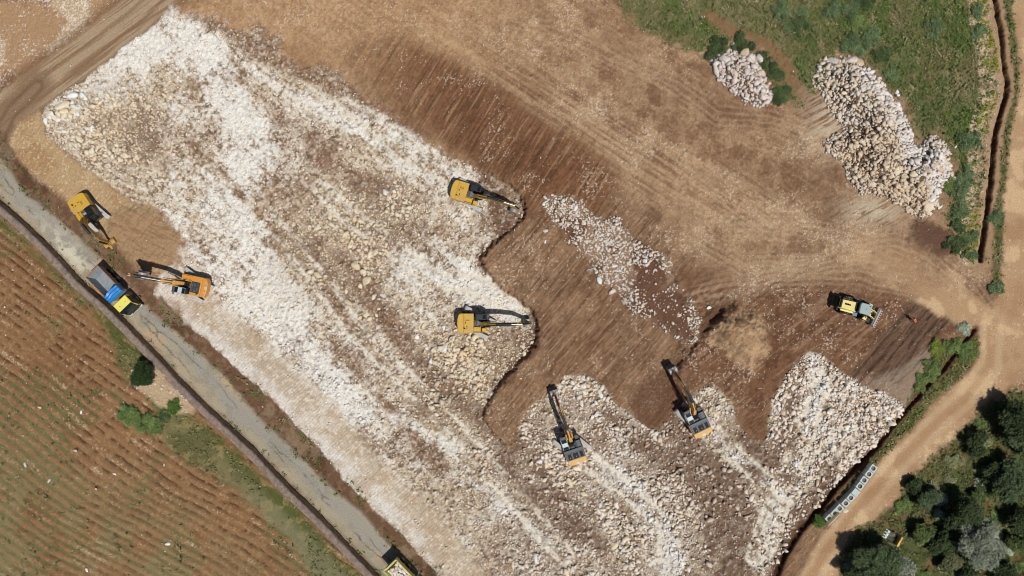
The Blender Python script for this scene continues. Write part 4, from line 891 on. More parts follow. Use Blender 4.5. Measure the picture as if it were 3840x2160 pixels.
    m = MB(); m.box(.85 if kind == 'y' else .8, 1.55 if kind == 'y' else 1.4, -1.44, -.72, 1.3, 1.95); m.done('tool_box', paint if kind != 'g' else M_dgry, t, bevel=.12 if kind == 'y' else .04)
    m = MB()
    for pts in ([(-.3, -1.38, 2.2), (-.3, -1.38, 2.62), (.95, -1.38, 2.62), (1.3, -1.38, 1.95)], [(-.3, -.7, 2.2), (-.3, -.7, 2.62), (.6, -.7, 2.62), (.6, -.7, 2.2)]): m.pipe(pts, .025)
    m.done('handrail', M_blk2, t)
    m = MB(); m.box(-.35, .35, -.5, .46, 1.42, 1.95); m.box(-.3, .2, -.3, .3, 1.95, 2.1); m.done('valve_block', M_dgry, t, bevel=.03)
    m = MB(); r_ = random.Random(3)
    for i in range(9):
        yy = -.4 + i * .09; m.pipe([(-.2, yy, 1.98), (.15, yy + .03, 2.3), (.5, yy * .7, 2.15), (A[0] + .3, yy * .4, A[1] + .55)], .028)
    m.done('hose', M_steel if kind == 'y' else M_blk2, t)
    # cab
    m = MB(); cx0, cx1 = -.1, 1.85
    m.side([(cx0, 1.42), (cx1 + .05, 1.42), (cx1 + .1, 2.1), (cx1 - .25, 3.05), (cx0 + .05, 3.05), (cx0, 2.2)], .5, 1.46); cb = m.done('cab', cabm, t, bevel=.06)
    m = MB(); m.side([(cx1 + .085, 1.75), (cx1 + .14, 2.1), (cx1 - .2, 2.98), (cx1 - .25, 2.96)], .6, 1.38); m.done('windscreen', M_glass, cb)
    m = MB(); m.side([(.1, 2.0), (1.7, 2.0), (1.55, 2.9), (.15, 2.9)], 1.462, 1.475); m.side([(.1, 2.0), (1.7, 2.0), (1.55, 2.9), (.15, 2.9)], .485, .498); m.done('window', M_glass, cb)
    if kind == 'y':
        m = MB(); m.box(.1, .95, .6, 1.36, 3.052, 3.1); m.done('roof_cover', M_black, cb, bevel=.03)
        m = MB(); m.box(1.05, 1.5, .66, 1.3, 3.052, 3.075); m.done('roof_window', M_glass, cb)
    else:
        m = MB(); m.box(.45, .98, .58, 1.38, 3.052, 3.11)
        for i in range(3): m.box(.5 + i * .16, .58 + i * .16, .6, 1.36, 3.112, 3.13)
        m.done('roof_cover', M_pale, cb, bevel=.02)
        m = MB(); m.box(1.02, 1.5, .62, 1.34, 3.052, 3.07); m.box(.02, .38, .62, 1.34, 3.052, 3.07); m.done('roof_window', M_glass, cb)
        m = MB(); m.box(.98, 1.02, .55, 1.41, 3.052, 3.13); m.box(.0, 1.58, .52, .56, 3.052, 3.11); m.box(.0, 1.58, 1.4, 1.44, 3.052, 3.11); m.done('roof_rail', M_pale, cb)
        m = MB(); m.box(cx1 - .3, cx1 + .1, .5, 1.46, 3.0, 3.04); m.done('sun_visor', M_dgry, cb)
    m = MB(); m.pipe([(1.6, 1.46, 2.7), (1.85, 1.62, 2.72)], .025); m.box(1.8, 1.86, 1.55, 1.75, 2.45, 2.9); m.done('mirror', M_blk2, cb)
    # boom
    yb = -.05; wB = .24
    mid = ((A[0] + B[0]) / 2 - .2, (A[1] + B[1]) / 2 + .25); m2 = ((B[0] + T[0]) / 2, (B[1] + T[1]) / 2 + .12)
    m = MB(); m.side(beam([A, mid, B, m2, T], [.2, .38, .46, .36, .2]), yb - wB, yb + wB); bo = m.done('boom', M_yed if kind == 'y' else M_org2, t, bevel=.03)
    m = MB()
    for yy in (yb - .42, yb + .42): m.tube((A[0] + .35, yy, A[1] - .35), ((A[0] * .45 + B[0] * .55), yy, (A[1] * .45 + B[1] * .55)), .12, n=12)
    lc = m.done('boom_cylinder', M_black if kind == 'y' else M_org2, bo)
    m = MB()
    for yy in (yb - .42, yb + .42): m.tube((A[0] * .45 + B[0] * .55, yy, A[1] * .45 + B[1] * .55), (B[0] * .9 + A[0] * .1, yy, B[1] * .9 + A[1] * .1 - .1), .06)
    m.done('rod', M_chrome, lc)
    # stick cylinder lies on the boom
    d = (Vector(T) - Vector(B)).normalized(); q = Vector((-d.y, d.x)); s0 = Vector(B) + q * .62 - d * .3; s1 = s0.lerp(Vector(T) + q * .75, .62); s2 = Vector(T) + q * .72 + d * .25
    m = MB(); m.tube((s0.x, yb, s0.y), (s1.x, yb, s1.y), .15, n=14); sc = m.done('stick_cylinder', M_black if kind == 'y' else (M_chrome if kind == 'o' else M_slate), bo, smooth=False)
    MB().tube((s1.x, yb, s1.y), (s2.x, yb, s2.y), .075).done('rod', M_chrome, sc)
    m = MB()
    for k_ in range(4):
        yy = yb + (-.2, -.12, .12, .2)[k_]
        m.pipe([(A[0] + .2, yy, A[1] + .5), (mid[0] - .1, yy, mid[1] + .5), (B[0], yy, B[1] + .56), (m2[0], yy * 1.4, m2[1] + .45), (T[0] - .2, yy, T[1] + .35)], .028)
    m.done('hose', M_blk2, bo)
    # stick
    e = (Vector(Sk) - Vector(T)).normalized(); tail = Vector(T) - e * .75; n_ = Vector((-e.y, e.x)); n_ = n_ if n_.x > 0 or n_.y > 0 else -n_
    m = MB(); m.side(beam([tuple(tail), T, tuple(Vector(T).lerp(Vector(Sk), .25)), Sk], [.16, .36, .3, .15]), yb - .19, yb + .19); st = m.done('stick', M_yed if kind == 'y' else M_org2, t, bevel=.02)
    f0 = Vector(T) + n_ * .55; f1 = f0.lerp(Vector(Sk) + n_ * .3, .7)
    m = MB(); m.tube((f0.x, yb, f0.y), (f1.x, yb, f1.y), .11, n=12); bc = m.done('bucket_cylinder', M_slate if kind != 'y' else M_black, st)
    f2 = Vector(Sk) + n_ * .35 - e * .1; MB().tube((f1.x, yb, f1.y), (f2.x, yb, f2.y), .055).done('rod', M_chrome, bc)
    m = MB(); ang = R(buck); Bm = Matrix.Translation((Sk[0], yb, Sk[1])) @ Matrix.Rotation(-ang, 4, 'Y')
    m = MB(Matrix.Translation((Sk[0], yb, Sk[1])) @ Matrix.Rotation(-ang, 4, 'Y')); m.side([(-.1, -.1), (.35, .12), (.3, .35), (-.05, .25)], -.14, .14); m.done('linkage', M_steel, st)
    # bucket: curled shell with cheeks and teeth; local x forward along the mouth, z up
    arc = [(.55 * math.cos(R(a)) + .1, -.62 + .62 * math.sin(R(a))) for a in range(100, 300, 20)]
    arc = [(0.35, .02)] + arc + [(.95, -1.2)]
    hw = width / 2
    m = MB(Bm); a0 = [m.v((px, -hw, pz)) for px, pz in arc]; a1 = [m.v((px, hw, pz)) for px, pz in arc]
    b0 = [m.v((px * .93 + .03, -hw + .03, pz * .93 - .04)) for px, pz in arc]; b1 = [m.v((px * .93 + .03, hw - .03, pz * .93 - .04)) for px, pz in arc]
    for i in range(len(arc) - 1):
        m.face((a0[i], a0[i + 1], a1[i + 1], a1[i])); m.face((b0[i + 1], b0[i], b1[i], b1[i + 1]))
    for s_ in (-1, 1): m.side(arc, s_ * hw - .02, s_ * hw + .02)
    m.box(-.15, .35, -.28, -.2, -.05, .25); m.box(-.15, .35, .2, .28, -.05, .25)
    bk = m.done('bucket', M_yed if (kind == 'y' and width > 1.3) else M_steel, t)
    m = MB(Bm)
    for i in range(5):
        yy = -hw + .1 + i * (width - .2) / 4; m.box(.9, 1.2, yy - .05, yy + .05, -1.25, -1.16)
    m.done('bucket_teeth', M_steel, bk)
    return t
excavator('tracked_excavator', 'yellow excavator digging at the upper tip of the rubble, boom angled down right', (1763, 733), -17, -28, 'y',
          (.75, 2.0), (3.3, 4.7), (6.8, 4.2), (7.6, 1.5), -70, width=1.2)
excavator('tracked_excavator', 'yellow excavator facing straight right at the soil edge, broad black shadow above it', (1788, 1209), 0, -27, 'y',
          (.75, 2.0), (3.3, 4.6), (6.5, 3.9), (8.1, 1.5), -50, width=1.2)
excavator('tracked_excavator', 'yellow excavator with a wide yellow bucket, on tan soil beside the road', (350, 800), -56, -41, 'y',
          (.75, 2.0), (2.6, 4.4), (5.0, 3.4), (5.6, 1.1), -20, width=1.75)
excavator('tracked_excavator', 'orange excavator with a grey hood reaching over towards the blue tarp truck', (733, 1068), 168, 144, 'o',
          (.75, 2.0), (3.0, 5.0), (6.7, 6.1), (7.3, 3.2), -80, width=1.2)
excavator('tracked_excavator', 'grey roofed excavator with orange counterweight, surrounded by white rubble at bottom centre', (2142, 1662), 109, -38, 'g',
          (.75, 2.0), (3.5, 4.9), (6.6, 4.6), (8.6, 2.6), -20, width=1.2)
excavator('tracked_excavator', 'grey roofed excavator with orange counterweight beside the dark soil patch and cracked mound', (2597, 1561), 116, -48, 'g',
          (.75, 2.0), (3.5, 4.9), (6.4, 4.4), (8.2, 2.4), -20, width=1.2)

# ------------------------------------------------------------------ wheel loader
M_lyel = mat('pale yellow paint', (232, 214, 128), .45, var=.06, scale=1.4, dirt=.3)
M_lgry = mat('light grey roof', (150, 168, 168), .5, var=.06, scale=2, dirt=.2)
M_blue = mat('blue grey steel', (92, 124, 140), .45, var=.12, scale=3, dirt=.2)
M_tyre = mat('tyre rubber', (60, 58, 56), .9, var=.3, scale=6, dirt=.6)
def wheel(parent, x, y, r, w, M=None, rim=M_lyel):
    m = MB(M); n = 24
    s0, s1 = y - w / 2, y + w / 2
    m.tube((x, s0, r), (x, s1, r), r * .94, n=n)
    for i in range(20):
        a = i * math.pi / 10; cx_, cz_ = x + r * .965 * math.cos(a), r + r * .965 * math.sin(a)
        m.box(cx_ - .05, cx_ + .05, s0 + .01, s1 - .01, cz_ - r * .06, cz_ + r * .06, ry=-a)
    t_ = m.done('wheel', M_tyre, parent, bevel=0)
    m = MB(M); m.tube((x, s0 - .01, r), (x, s1 + .01, r), r * .5, n=18); m.tube((x, s0 - .05, r), (x, s1 + .05, r), r * .2, n=10); m.done('rim', rim, t_); return t_
lx, ly = N2(3205, 1156); t = thing('wheel_loader', 'pale yellow wheel loader with grey cab roof standing on brown soil', 'wheel loader', (lx, ly, gz(lx, ly) + .05), R(-21))
RM = Matrix.Translation((.2, 0, 0)) @ Matrix.Rotation(R(6), 4, 'Z') @ Matrix.Translation((-.2, 0, 0)); FM = Matrix.Translation((.2, 0, 0)) @ Matrix.Rotation(R(-5), 4, 'Z') @ Matrix.Translation((-.2, 0, 0))
for y in (-1.05, 1.05):
    wheel(t, -1.75, y, .8, .6, RM); wheel(t, 1.5, y, .8, .6, FM)
m = MB(RM); m.box(-3.2, .2, -.5, .5, .6, 1.2); m.done('rear_frame', M_dgry, t, bevel=.03)
m = MB(FM); m.box(.2, 2.0, -.45, .45, .6, 1.3); m.done('front_frame', M_lyel, t, bevel=.03)
m = MB(RM); m.flat([(-3.45, -.72), (-.95, -.85), (-.95, .85), (-3.45, .72)], 1.2, 2.35, [(-3.3, -.62), (-.95, -.72), (-.95, .72), (-3.3, .62)]); hd = m.done('engine_hood', M_lyel, t, bevel=.06)
m = MB(RM); m.box(-2.75, -1.9, -.05, .15, 2.352, 2.42); m.tube((-2.2, .05, 2.4), (-2.2, .05, 2.75), .09); m.tube((-2.6, .05, 2.4), (-2.6, .05, 2.6), .13); m.done('exhaust_pipe', M_blk2, hd)
m = MB(RM); m.box(-3.62, -3.3, -1.1, 1.1, .75, 1.75); m.done('counterweight', M_blk2, t, bevel=.08)
m = MB(RM); m.box(-3.4, -3.2, -.6, .6, 2.0, 2.45); m.done('radiator_grille', M_black, hd, bevel=.03)
for s_ in (-1, 1):
    m = MB(RM); y0, y1 = sorted((s_ * .75, s_ * 1.02)); m.box(-3.0, -1.0, y0, y1, 1.66, 1.76); y0, y1 = sorted((s_ * .75, s_ * 1.3)); m.done('fender', M_lyel if s_ < 0 else M_black, t, bevel=.04)
    m = MB(RM); m.box(-1.0, -.3, y0, y1, 1.0, 1.72); m.done('tool_box', M_blue, t, bevel=.05)
    m = MB(FM); m.box(.8, 1.4, y0, y1 , 1.66, 1.78); m.done('fender', M_lyel, t, bevel=.05)
m = MB(RM); m.box(-.85, .75, -.72, .72, 1.2, 3.1); cb = m.done('cab', M_black, t, bevel=.08)
m = MB(RM); m.flat([(-.95, -.6), (-.8, -.84), (.65, -.84), (.9, -.6), (.9, .6), (.65, .84), (-.8, .84), (-.95, .6)], 3.1, 3.28, [(-.85, -.55), (-.72, -.76), (.6, -.76), (.8, -.55), (.8, .55), (.6, .76), (-.72, .76), (-.85, .55)]); rf = m.done('cab_roof', M_lgry, cb, bevel=.04)
m = MB(RM); m.tube((0, 0, 3.28), (0, 0, 3.36), .06); m.tube((.55, .5, 3.28), (.55, .5, 3.38), .06); m.done('beacon', M_dgry, rf)
m = MB(RM); m.box(.752, .765, -.6, .6, 1.9, 3.0); m.box(-.7, .6, -.735, -.722, 1.9, 3.0); m.box(-.7, .6, .722, .735, 1.9, 3.0); m.done('window', M_glass, cb)
for s_ in (-1, 1):
    m = MB(FM); m.side(beam([(.75, 2.15), (1.7, 1.95), (2.5, 1.2), (2.75, .45)], [.16, .24, .2, .14]), s_ * .48 - .06, s_ * .48 + .06); m.done('lift_arm', M_lyel, t, bevel=.015)
    m = MB(FM); m.tube((.7, s_ * .62, 1.0), (1.6, s_ * .62, 1.35), .09); m.done('lift_cylinder', M_black, t)
m = MB(FM); m.flat([(.45, -.55), (1.1, -.5), (1.1, .5), (.45, .55)], 1.3, 2.25); m.done('lift_tower', M_lyel, t, bevel=.05)
m = MB(FM); m.tube((.8, 0, 2.2), (1.8, 0, 1.95), .12); m.tube((1.8, 0, 1.95), (2.3, 0, 1.75), .06); m.side(beam([(2.2, 1.95), (2.35, 1.3), (2.5, .8)], [.1, .2, .1]), -.1, .1); m.done('tilt_cylinder', M_black, t)
m = MB(FM); prof = [(3.0, 1.2), (2.72, 1.05), (2.6, .6), (2.72, .2), (3.0, .06), (3.75, .04)]
a0 = [m.v((a, -1.4, b)) for a, b in prof]; a1 = [m.v((a, 1.4, b)) for a, b in prof]; i0 = [m.v((a * 1 + .03, -1.38, b + .03)) for a, b in prof]; i1 = [m.v((a + .03, 1.38, b + .03)) for a, b in prof]
for i in range(len(prof) - 1): m.face((a0[i], a0[i + 1], a1[i + 1], a1[i])); m.face((i0[i + 1], i0[i], i1[i], i1[i + 1]))
for y in (-1.4, 1.4): m.side(prof, y - .03, y + .03)
m.box(2.95, 3.08, -1.4, 1.4, 1.16, 1.24)
bk = m.done('bucket', M_steel, t)
m = MB(FM)
for i in range(9): yy = -1.35 + i * 2.7 / 8; m.box(3.72, 4.0, yy - .045, yy + .045, .03, .1)
m.done('bucket_teeth', M_track, bk)
m = MB(FM)
for s_ in (-1, 1): m.tube((1.0, s_ * .8, 1.8), (1.0, s_ * .95, 2.1), .03); m.box(.95, 1.1, s_ * .95 - .12, s_ * .95 + .12, 2.1, 2.28); m.done('headlight', M_steel, t); m = MB(FM)
m.bm.free()

# ------------------------------------------------------------------ tipper trucks
M_tarp = mat('blue tarpaulin', (34, 126, 196), .38, var=.2, scale=2.5, spec=.5)
M_cabY = mat('lemon cab paint', (236, 226, 108), .4, var=.04, scale=1.5, dirt=.12)
M_bed = mat('worn bed steel', (132, 142, 150), .65, 0, var=.35, scale=2.2, dirt=.35)
M_bedo = mat('pale bed side', (170, 160, 146), .6, var=.12, scale=2, dirt=.3)
M_rust = mat('rust orange edge', (176, 112, 70), .8, var=.3, scale=5)
M_lime = mat('yellow bed paint', (206, 202, 128), .45, var=.06, scale=2, dirt=.2)
def tipper(label, nat, head, bedm, edge, load, tarp):
    x, y = N2(*nat); t = thing('dump_truck', label, 'truck', (x, y, gz(x, y) + .02), R(head))
    for xx in (-3.0, -1.65, 2.55):
        for yy in (-1.02, 1.02): wheel(t, xx, yy, .52, .42 if xx > 0 else .55, rim=M_steel)
    m = MB(); m.box(-3.9, 3.6, -.42, .42, .65, .98); m.done('chassis', M_blk2, t)
    # open box, floor, sides flared, tail gate
    m = MB(); hb, z0, z1 = 1.25, 1.15, 2.75; x0, x1 = -4.1, .95
    m.box(x0, x1, -1.05, 1.05, z0, z0 + .08)
    for s_ in (-1, 1):
        o = [(x0, s_ * 1.08), (x1, s_ * 1.08), (x1, s_ * 1.02), (x0, s_ * 1.02)]; tp = [(x0, s_ * hb), (x1, s_ * hb), (x1, s_ * (hb - .06)), (x0, s_ * (hb - .06))]
        if s_ < 0: o, tp = o[::1], tp[::1]
        m.flat(o, z0 + .08, z1, tp)
    m.flat([(x1 - .08, -1.02), (x1, -1.02), (x1, 1.02), (x1 - .08, 1.02)], z0 + .08, z1 + .1, [(x1 - .08, -hb + .06), (x1, -hb + .06), (x1, hb - .06), (x1 - .08, hb - .06)])
    bd = m.done('tipper_bed', bedm, t)
    m = MB(); m.flat([(x0 + .5, -1.0), (x0 + .58, -1.0), (x0 + .58, 1.0), (x0 + .5, 1.0)], z0 + .08, z1 - .1, [(x0 - .05, -hb + .08), (x0 + .03, -hb + .08), (x0 + .03, hb - .08), (x0 - .05, hb - .08)]); m.done('tailgate', bedm, bd)
    m = MB(); m.box(x0 - .06, x1 + .02, -hb - .05, -hb + .05, z1, z1 + .07); m.box(x0 - .06, x1 + .02, hb - .05, hb + .05, z1, z1 + .07); m.box(x0 - .09, x0 + .03, -hb + .05, hb - .05, z1 - .09, z1 + .03)
    m.done('bed_rim', edge, bd)
    m = MB()
    for i in range(5):
        for s_ in (-1, 1): m.box(x0 + .4 + i * 1.1, x0 + .5 + i * 1.1, s_ * 1.2 - .06, s_ * 1.2 + .06, z0 + .2, z1 - .02)
    m.done('bed_post', edge if edge is not M_rust else M_bedo, bd)
    # cab
    m = MB(); m.side([(1.75, .75), (3.8, .75), (3.86, 1.9), (3.45, 3.05), (1.9, 3.05), (1.75, 2.7)], -1.2, 1.2); cb = m.done('cab', M_cabY, t, bevel=.1)
    m = MB(); m.side([(3.875, 1.95), (3.89, 1.96), (3.52, 2.98), (3.5, 2.96)], -1.1, 1.1); m.done('windscreen', M_glass, cb)
    m = MB()
    for s_ in (-1, 1): m.side([(2.1, 1.95), (3.75, 1.95), (3.4, 2.9), (2.1, 2.9)], s_ * 1.205 - .006, s_ * 1.205 + .006)
    m.done('window', M_glass, cb)
    for s_ in (-1, 1): MB().side([(1.85, .8), (3.78, .8), (3.8, 1.9), (1.85, 1.9)], s_ * 1.208 - .01, s_ * 1.208 + .01).done('side_shade_panel', M_dgry, cb)  # dark sheets added over the lower cab sides to stand in for shade
    m = MB(); m.box(3.84, 3.95, -1.1, 1.1, .7, 1.85); m.done('grille', M_black, cb, bevel=.02)
    for s_ in (-1, 1):
        y0, y1 = sorted((s_ * .72, s_ * 1.22)); m = MB(); m.box(3.85, 4.02, y0, y1, .55, .95); m.done('headlight', M_pale, cb, bevel=.03)
        m = MB(); m.pipe([(3.5, s_ * 1.2, 2.75), (3.65, s_ * 1.45, 2.75)], .025); m.box(3.6, 3.7, s_ * 1.46 - .1, s_ * 1.46 + .1, 2.1, 2.72); m.done('mirror', M_blk2, cb)
    m = MB(); m.box(3.86, 4.05, -1.15, 1.15, .42, .6); m.done('bumper', M_bedo, cb, bevel=.03)
    m = MB(); m.tube((2.7, -.5, 3.04), (2.7, -.5, 3.1), .07); m.tube((2.7, .55, 3.04), (2.7, .55, 3.1), .07); m.done('roof_vent', mat('brown vent', (120, 104, 40)), cb)
    m = MB(); m.box(3.3, 3.75, -1.15, 1.15, 3.0, 3.06, ry=R(12)); m.done('sun_visor', M_glass, cb)
    m = MB(); m.box(1.15, 1.7, .5, 1.15, .5, 1.2); m.done('fuel_tank', M_steel, t, bevel=.05)
    m = MB(); m.box(1.15, 1.7, -1.15, -.45, .5, 1.15); m.tube((1.45, -.4, 1.0), (1.45, -.4, 2.2), .09); m.done('air_tank', M_dgry, t, bevel=.03)
    for xx in (-3.0, -1.65, 2.55):
        m = MB(); m.box(xx - .6, xx + .6, -1.28, -.78, 1.06, 1.1); m.box(xx - .6, xx + .6, .78, 1.28, 1.06, 1.1); m.done('mudguard', M_blk2, t)
    if tarp:                                             # bunched cover over the front of the bed
        r_ = random.Random(5); bm = bmesh.new(); rows = []
        for i in range(19):
            u = i / 18; xx = -.1 + u * 1.35; row = []
            for j in range(17):
                v = j / 16; yy = -1.42 + v * 2.84
                zz = 2.95 + .22 * abs(math.sin(u * 9.5 + v * .8)) * (1 - .5 * u) + .04 * r_.random() - .9 * max(0, abs(yy) - 1.28) * 4 * .6 - .5 * max(0, u - .85) * 4
                row.append(bm.verts.new((xx + .12 * math.sin(v * 5 + i) * .4 - .1 * (abs(v - .5) < .2), yy, zz)))
            rows.append(row)
        for i in range(18):
            for j in range(16): bm.faces.new((rows[i][j], rows[i + 1][j], rows[i + 1][j + 1], rows[i][j + 1]))
        o = bobj('tarpaulin', bm, M_tarp, t, smooth=True); so_ = o.modifiers.new('thick', 'SOLIDIFY'); so_.thickness = .04
    return t, (x, y)
tipper('lemon cab dump truck on the paved road, blue tarp bunched over its empty bed', (456, 1092), -46, M_bed, M_rust, False, True)
tk, (tx, ty) = tipper('yellow edged dump truck loaded with rocks, cut off by the bottom edge of the photo', (1544, 2166), -46, M_lime, M_lime, True, False)
n = 260; lr = np.random.default_rng(3); u = lr.uniform(-3.5, .6, n); v = lr.uniform(-1.0, 1.0, n); a = R(-46)
z0 = gz(tx, ty)
m = MB(Matrix.Translation((tx, ty, z0)) @ Matrix.Rotation(a, 4, 'Z')); m.box(-3.6, .8, -1.0, 1.0, 1.24, 2.0); bd = m.done('dirt_load', mat('load dirt', (110, 84, 66), .9), None)
tag(bd, 'brown dirt under the stones in the bed of the loaded truck', 'dirt', kind='stuff')
for i in range(n):
    s_ = .16 + .14 * lr.random(); me = BLIB[(int(lr.integers(0, 12)), ('grey', 'cream', 'white', 'tan')[int(lr.integers(0, 4))])] if False else None
LC = np.stack([TON[k] for k in ('grey', 'cream', 'white', 'grey')])[lr.integers(0, 4, n)]
xs_ = tx + u * math.cos(a) - v * math.sin(a); ys_ = ty + u * math.sin(a) + v * math.cos(a)
tag(stones('load_stones', xs_.astype(np.float32), ys_.astype(np.float32), (z0 + 1.95 + .45 * (1 - np.abs(v)) * lr.random(n)).astype(np.float32), (.2 + .13 * lr.random(n)).astype(np.float32), LC.astype(np.float32), lr),
    'pale angular rocks heaped in the yellow edged truck bed', 'rocks', kind='stuff')

# ------------------------------------------------------------------ field wall
wm_ = vmat('wall stone', rough=.95, var=.25, scale=3, spec=.1, bump=.8)
pts = PP(wall_pts); seg = np.linalg.norm(np.diff(pts, axis=0), axis=1); cum = np.concatenate([[0], np.cumsum(seg)]); L = cum[-1]; ns = int(L / .25)
s_ = np.linspace(0, L, ns); wxp = np.interp(s_, cum, pts[:, 0]); wyp = np.interp(s_, cum, pts[:, 1])
dx, dy = np.gradient(wxp), np.gradient(wyp); q = np.hypot(dx, dy); nx_, ny_ = dy / q, -dx / q                  # normal pointing to the field
nx_, ny_ = np.where(nx_ < 0, nx_, -nx_) , np.where(nx_ < 0, ny_, -ny_)
prof = [(.0, -.3), (-.02, .5), (.02, 1.0), (.0, 1.4), (.06, 1.68), (.3, 1.74), (.55, 1.72), (.8, 1.74), (1.02, 1.68), (1.08, 1.4), (1.1, .5)]
npf = len(prof); V = np.zeros((ns, npf, 3), dtype=np.float32)
for k, (o_, zz) in enumerate(prof):
    jx = (vn(wxp * 1 + k * 3, wyp, .45, 7) - .5) * .14; jz = (vn(wxp, wyp + k * 5, .4, 9) - .5) * .16
    V[:, k, 0] = wxp + nx_ * (o_ + jx); V[:, k, 1] = wyp + ny_ * (o_ + jx); V[:, k, 2] = zz + jz
i_ = np.arange(ns * npf).reshape(ns, npf); F = np.stack([i_[:-1, :-1], i_[:-1, 1:], i_[1:, 1:], i_[1:, :-1]], -1).reshape(-1, 4)
g = vn(V[..., 0], V[..., 1] + V[..., 2], .3, 12).ravel()[:, None]; colw = lin((138,122,110)) * (.7 + .6 * g)
me = np_mesh('stone_wall', V.reshape(-1, 3), F, colw); me.materials.append(wm_)
tag(link(bpy.data.objects.new('stone_wall', me)), 'thick grey pink dry stone wall running between the paved road and the field', 'wall')

# ------------------------------------------------------------------ concrete boxes and planks
M_con = mat('pale concrete', (186, 200, 196), .8, var=.07, scale=3, dirt=.12)
M_hole = mat('grey mud', (112, 104, 96), .95, var=.3, scale=4)
def concrete_box(lid):
    t = thing('concrete_box', 'x', 'concrete box')
    m = MB()
    m.box(-.5, .5, -.5, -.42, 0, .98); m.box(-.5, .5, .42, .5, 0, .98); m.box(-.5, -.42, -.42, .42, 0, .98); m.box(.42, .5, -.42, .42, 0, .98); m.done('box_wall', M_con, t)
    n = 32; ring = [(.34 * math.cos(2 * math.pi * i / n), .34 * math.sin(2 * math.pi * i / n)) for i in range(n)]
    sq = []
    for cx_, cy_ in ring:
        k = .5 / max(abs(cx_), abs(cy_)); sq.append((cx_ * k, cy_ * k))
    for i in range(n // 8, n, n // 4): sq[i] = (math.copysign(.5, sq[i][0]), math.copysign(.5, sq[i][1]))
    m = MB(); rb = [m.v((a, b, .982)) for a, b in ring]; rt = [m.v((a, b, 1.08)) for a, b in ring]; qb = [m.v((a, b, .982)) for a, b in sq]; qt = [m.v((a, b, 1.08)) for a, b in sq]
    for i in range(n):
        j = (i + 1) % n
        for f in ((rt[i], qt[i], qt[j], rt[j]), (rb[j], qb[j], qb[i], rb[i]), (rb[i], rt[i], rt[j], rb[j]), (qt[i], qb[i], qb[j], qt[j])): m.face(f)
    m.done('top_slab', M_con, t)
    if lid: MB().tube((0, 0, 1.0), (0, 0, 1.06), .335, n=32).done('lid', M_con, t)
    else: MB().box(-.41, .41, -.41, .41, .02, .88 if lid is None else .12).done('box_floor', M_hole, t)
    return t
def place_tree(src, loc, rz):
    r = src.copy(); link(r); r.location = loc; r.rotation_euler = (0, 0, rz)
    for ch in list(src.children): c_ = ch.copy(); link(c_); c_.parent = r
    return r
zc = [(1204,207),(1115,327),(1015,455),(926,580),(837,712),(735,822),(627,936),(500,1045),(400,1150),(283,1257)]
BL = ['first concrete box at the uphill end of the row beside the ditch','second concrete box from the uphill end, its hole fully grey','third concrete box from the uphill end, reddish mud in its hole',
      'fourth concrete box from the uphill end of the row','concrete box closed with a round lid in the middle of the row','concrete box directly downhill of the lidded box','second concrete box downhill of the lidded box',
      'concrete box just uphill of the planks with a half lit hole','concrete box partly under the plank stack, uphill one','last concrete box at the downhill end under the plank stack']
b0 = concrete_box(None); b1 = concrete_box(True); used = set()
for i, (zx, zy) in enumerate(zc):
    nx0, ny0 = 3060 + zx / 5.573, 1720 + zy / 5.573; nx0 = 1920 + (nx0 - 1920) * .989; ny0 = 1080 + (ny0 - 1080) * .989
    x, y = N2(nx0, ny0); src = b1 if i == 4 else b0; rz = R(50 + (i - 5) * -.8)
    if i in (0, 4): o = src; o.location = (x, y, .02); o.rotation_euler = (0, 0, rz)
    else: o = place_tree(src, (x, y, .02), rz)
    tag(o, BL[i], 'concrete box', 'concrete boxes in a row by the ditch')
M_wood = mat('weathered plank', (150, 132, 96), .85, var=.25, scale=5)
px0, py0 = N2(1920 + (3060 + 375 / 5.573 - 1920) * .988, 1080 + (1720 + 1265 / 5.573 - 1080) * .988)
PL = ['inner brown plank of the stack lying on the last concrete boxes','second plank of the stack on the last concrete boxes','third plank of the stack on the last concrete boxes','outermost pale plank of the stack beside the last concrete boxes']
for i in range(4):
    m = MB(); m.box(-1.25, 1.25, -.05, .05, 0, .06 + .02 * (i % 2)); o = m.done('plank', M_wood if i < 3 else M_con, None, bevel=.01)
    a = R(43 + i * .8); off = -.28 + i * .17; o.location = (px0 + off * math.sin(a), py0 - off * math.cos(a), 1.12 if i < 3 else .98); o.rotation_euler = (0, 0, a); tag(o, PL[i], 'plank', 'planks on the concrete boxes')

# ------------------------------------------------------------------ bucket left in the wood
bx, by = N2(1920 + (3355 - 1920) * .992, 1080 + (2021 - 1080) * .992)
t = thing('excavator_bucket', 'detached excavator bucket with a yellow back and pale teeth lying in the wood', 'bucket', (bx, by, gz(bx, by)), R(-30))
m = MB(); m.box(-.7, .75, -.72, -.68, 0, .85); m.box(-.7, .75, .68, .72, 0, .85); m.box(-.7, .8, -.68, .68, 0, .06); m.done('bucket_shell', M_dgry, t, bevel=.015)
m = MB(); m.flat([(.75, -.8), (1.08, -.8), (1.08, .8), (.75, .8)], .05, .95, [(.72, -.8), (1.0, -.8), (1.0, .8), (.72, .8)]); bkk = m.done('bucket_back', M_yel, t, bevel=.04)
m = MB(); m.box(.9, 1.25, -.75, -.3, .5, .65); m.box(.78, .95, .25, .45, .95, 1.0); m.done('ear', M_yed, bkk)
m = MB(); m.box(-1.0, -.7, -.7, -.3, .06, .2); m.box(-1.0, -.7, -.24, .2, .06, .2); m.box(-1.0, -.7, .28, .7, .06, .2); ct = m.done('cutting_edge', M_pale, t, bevel=.02)
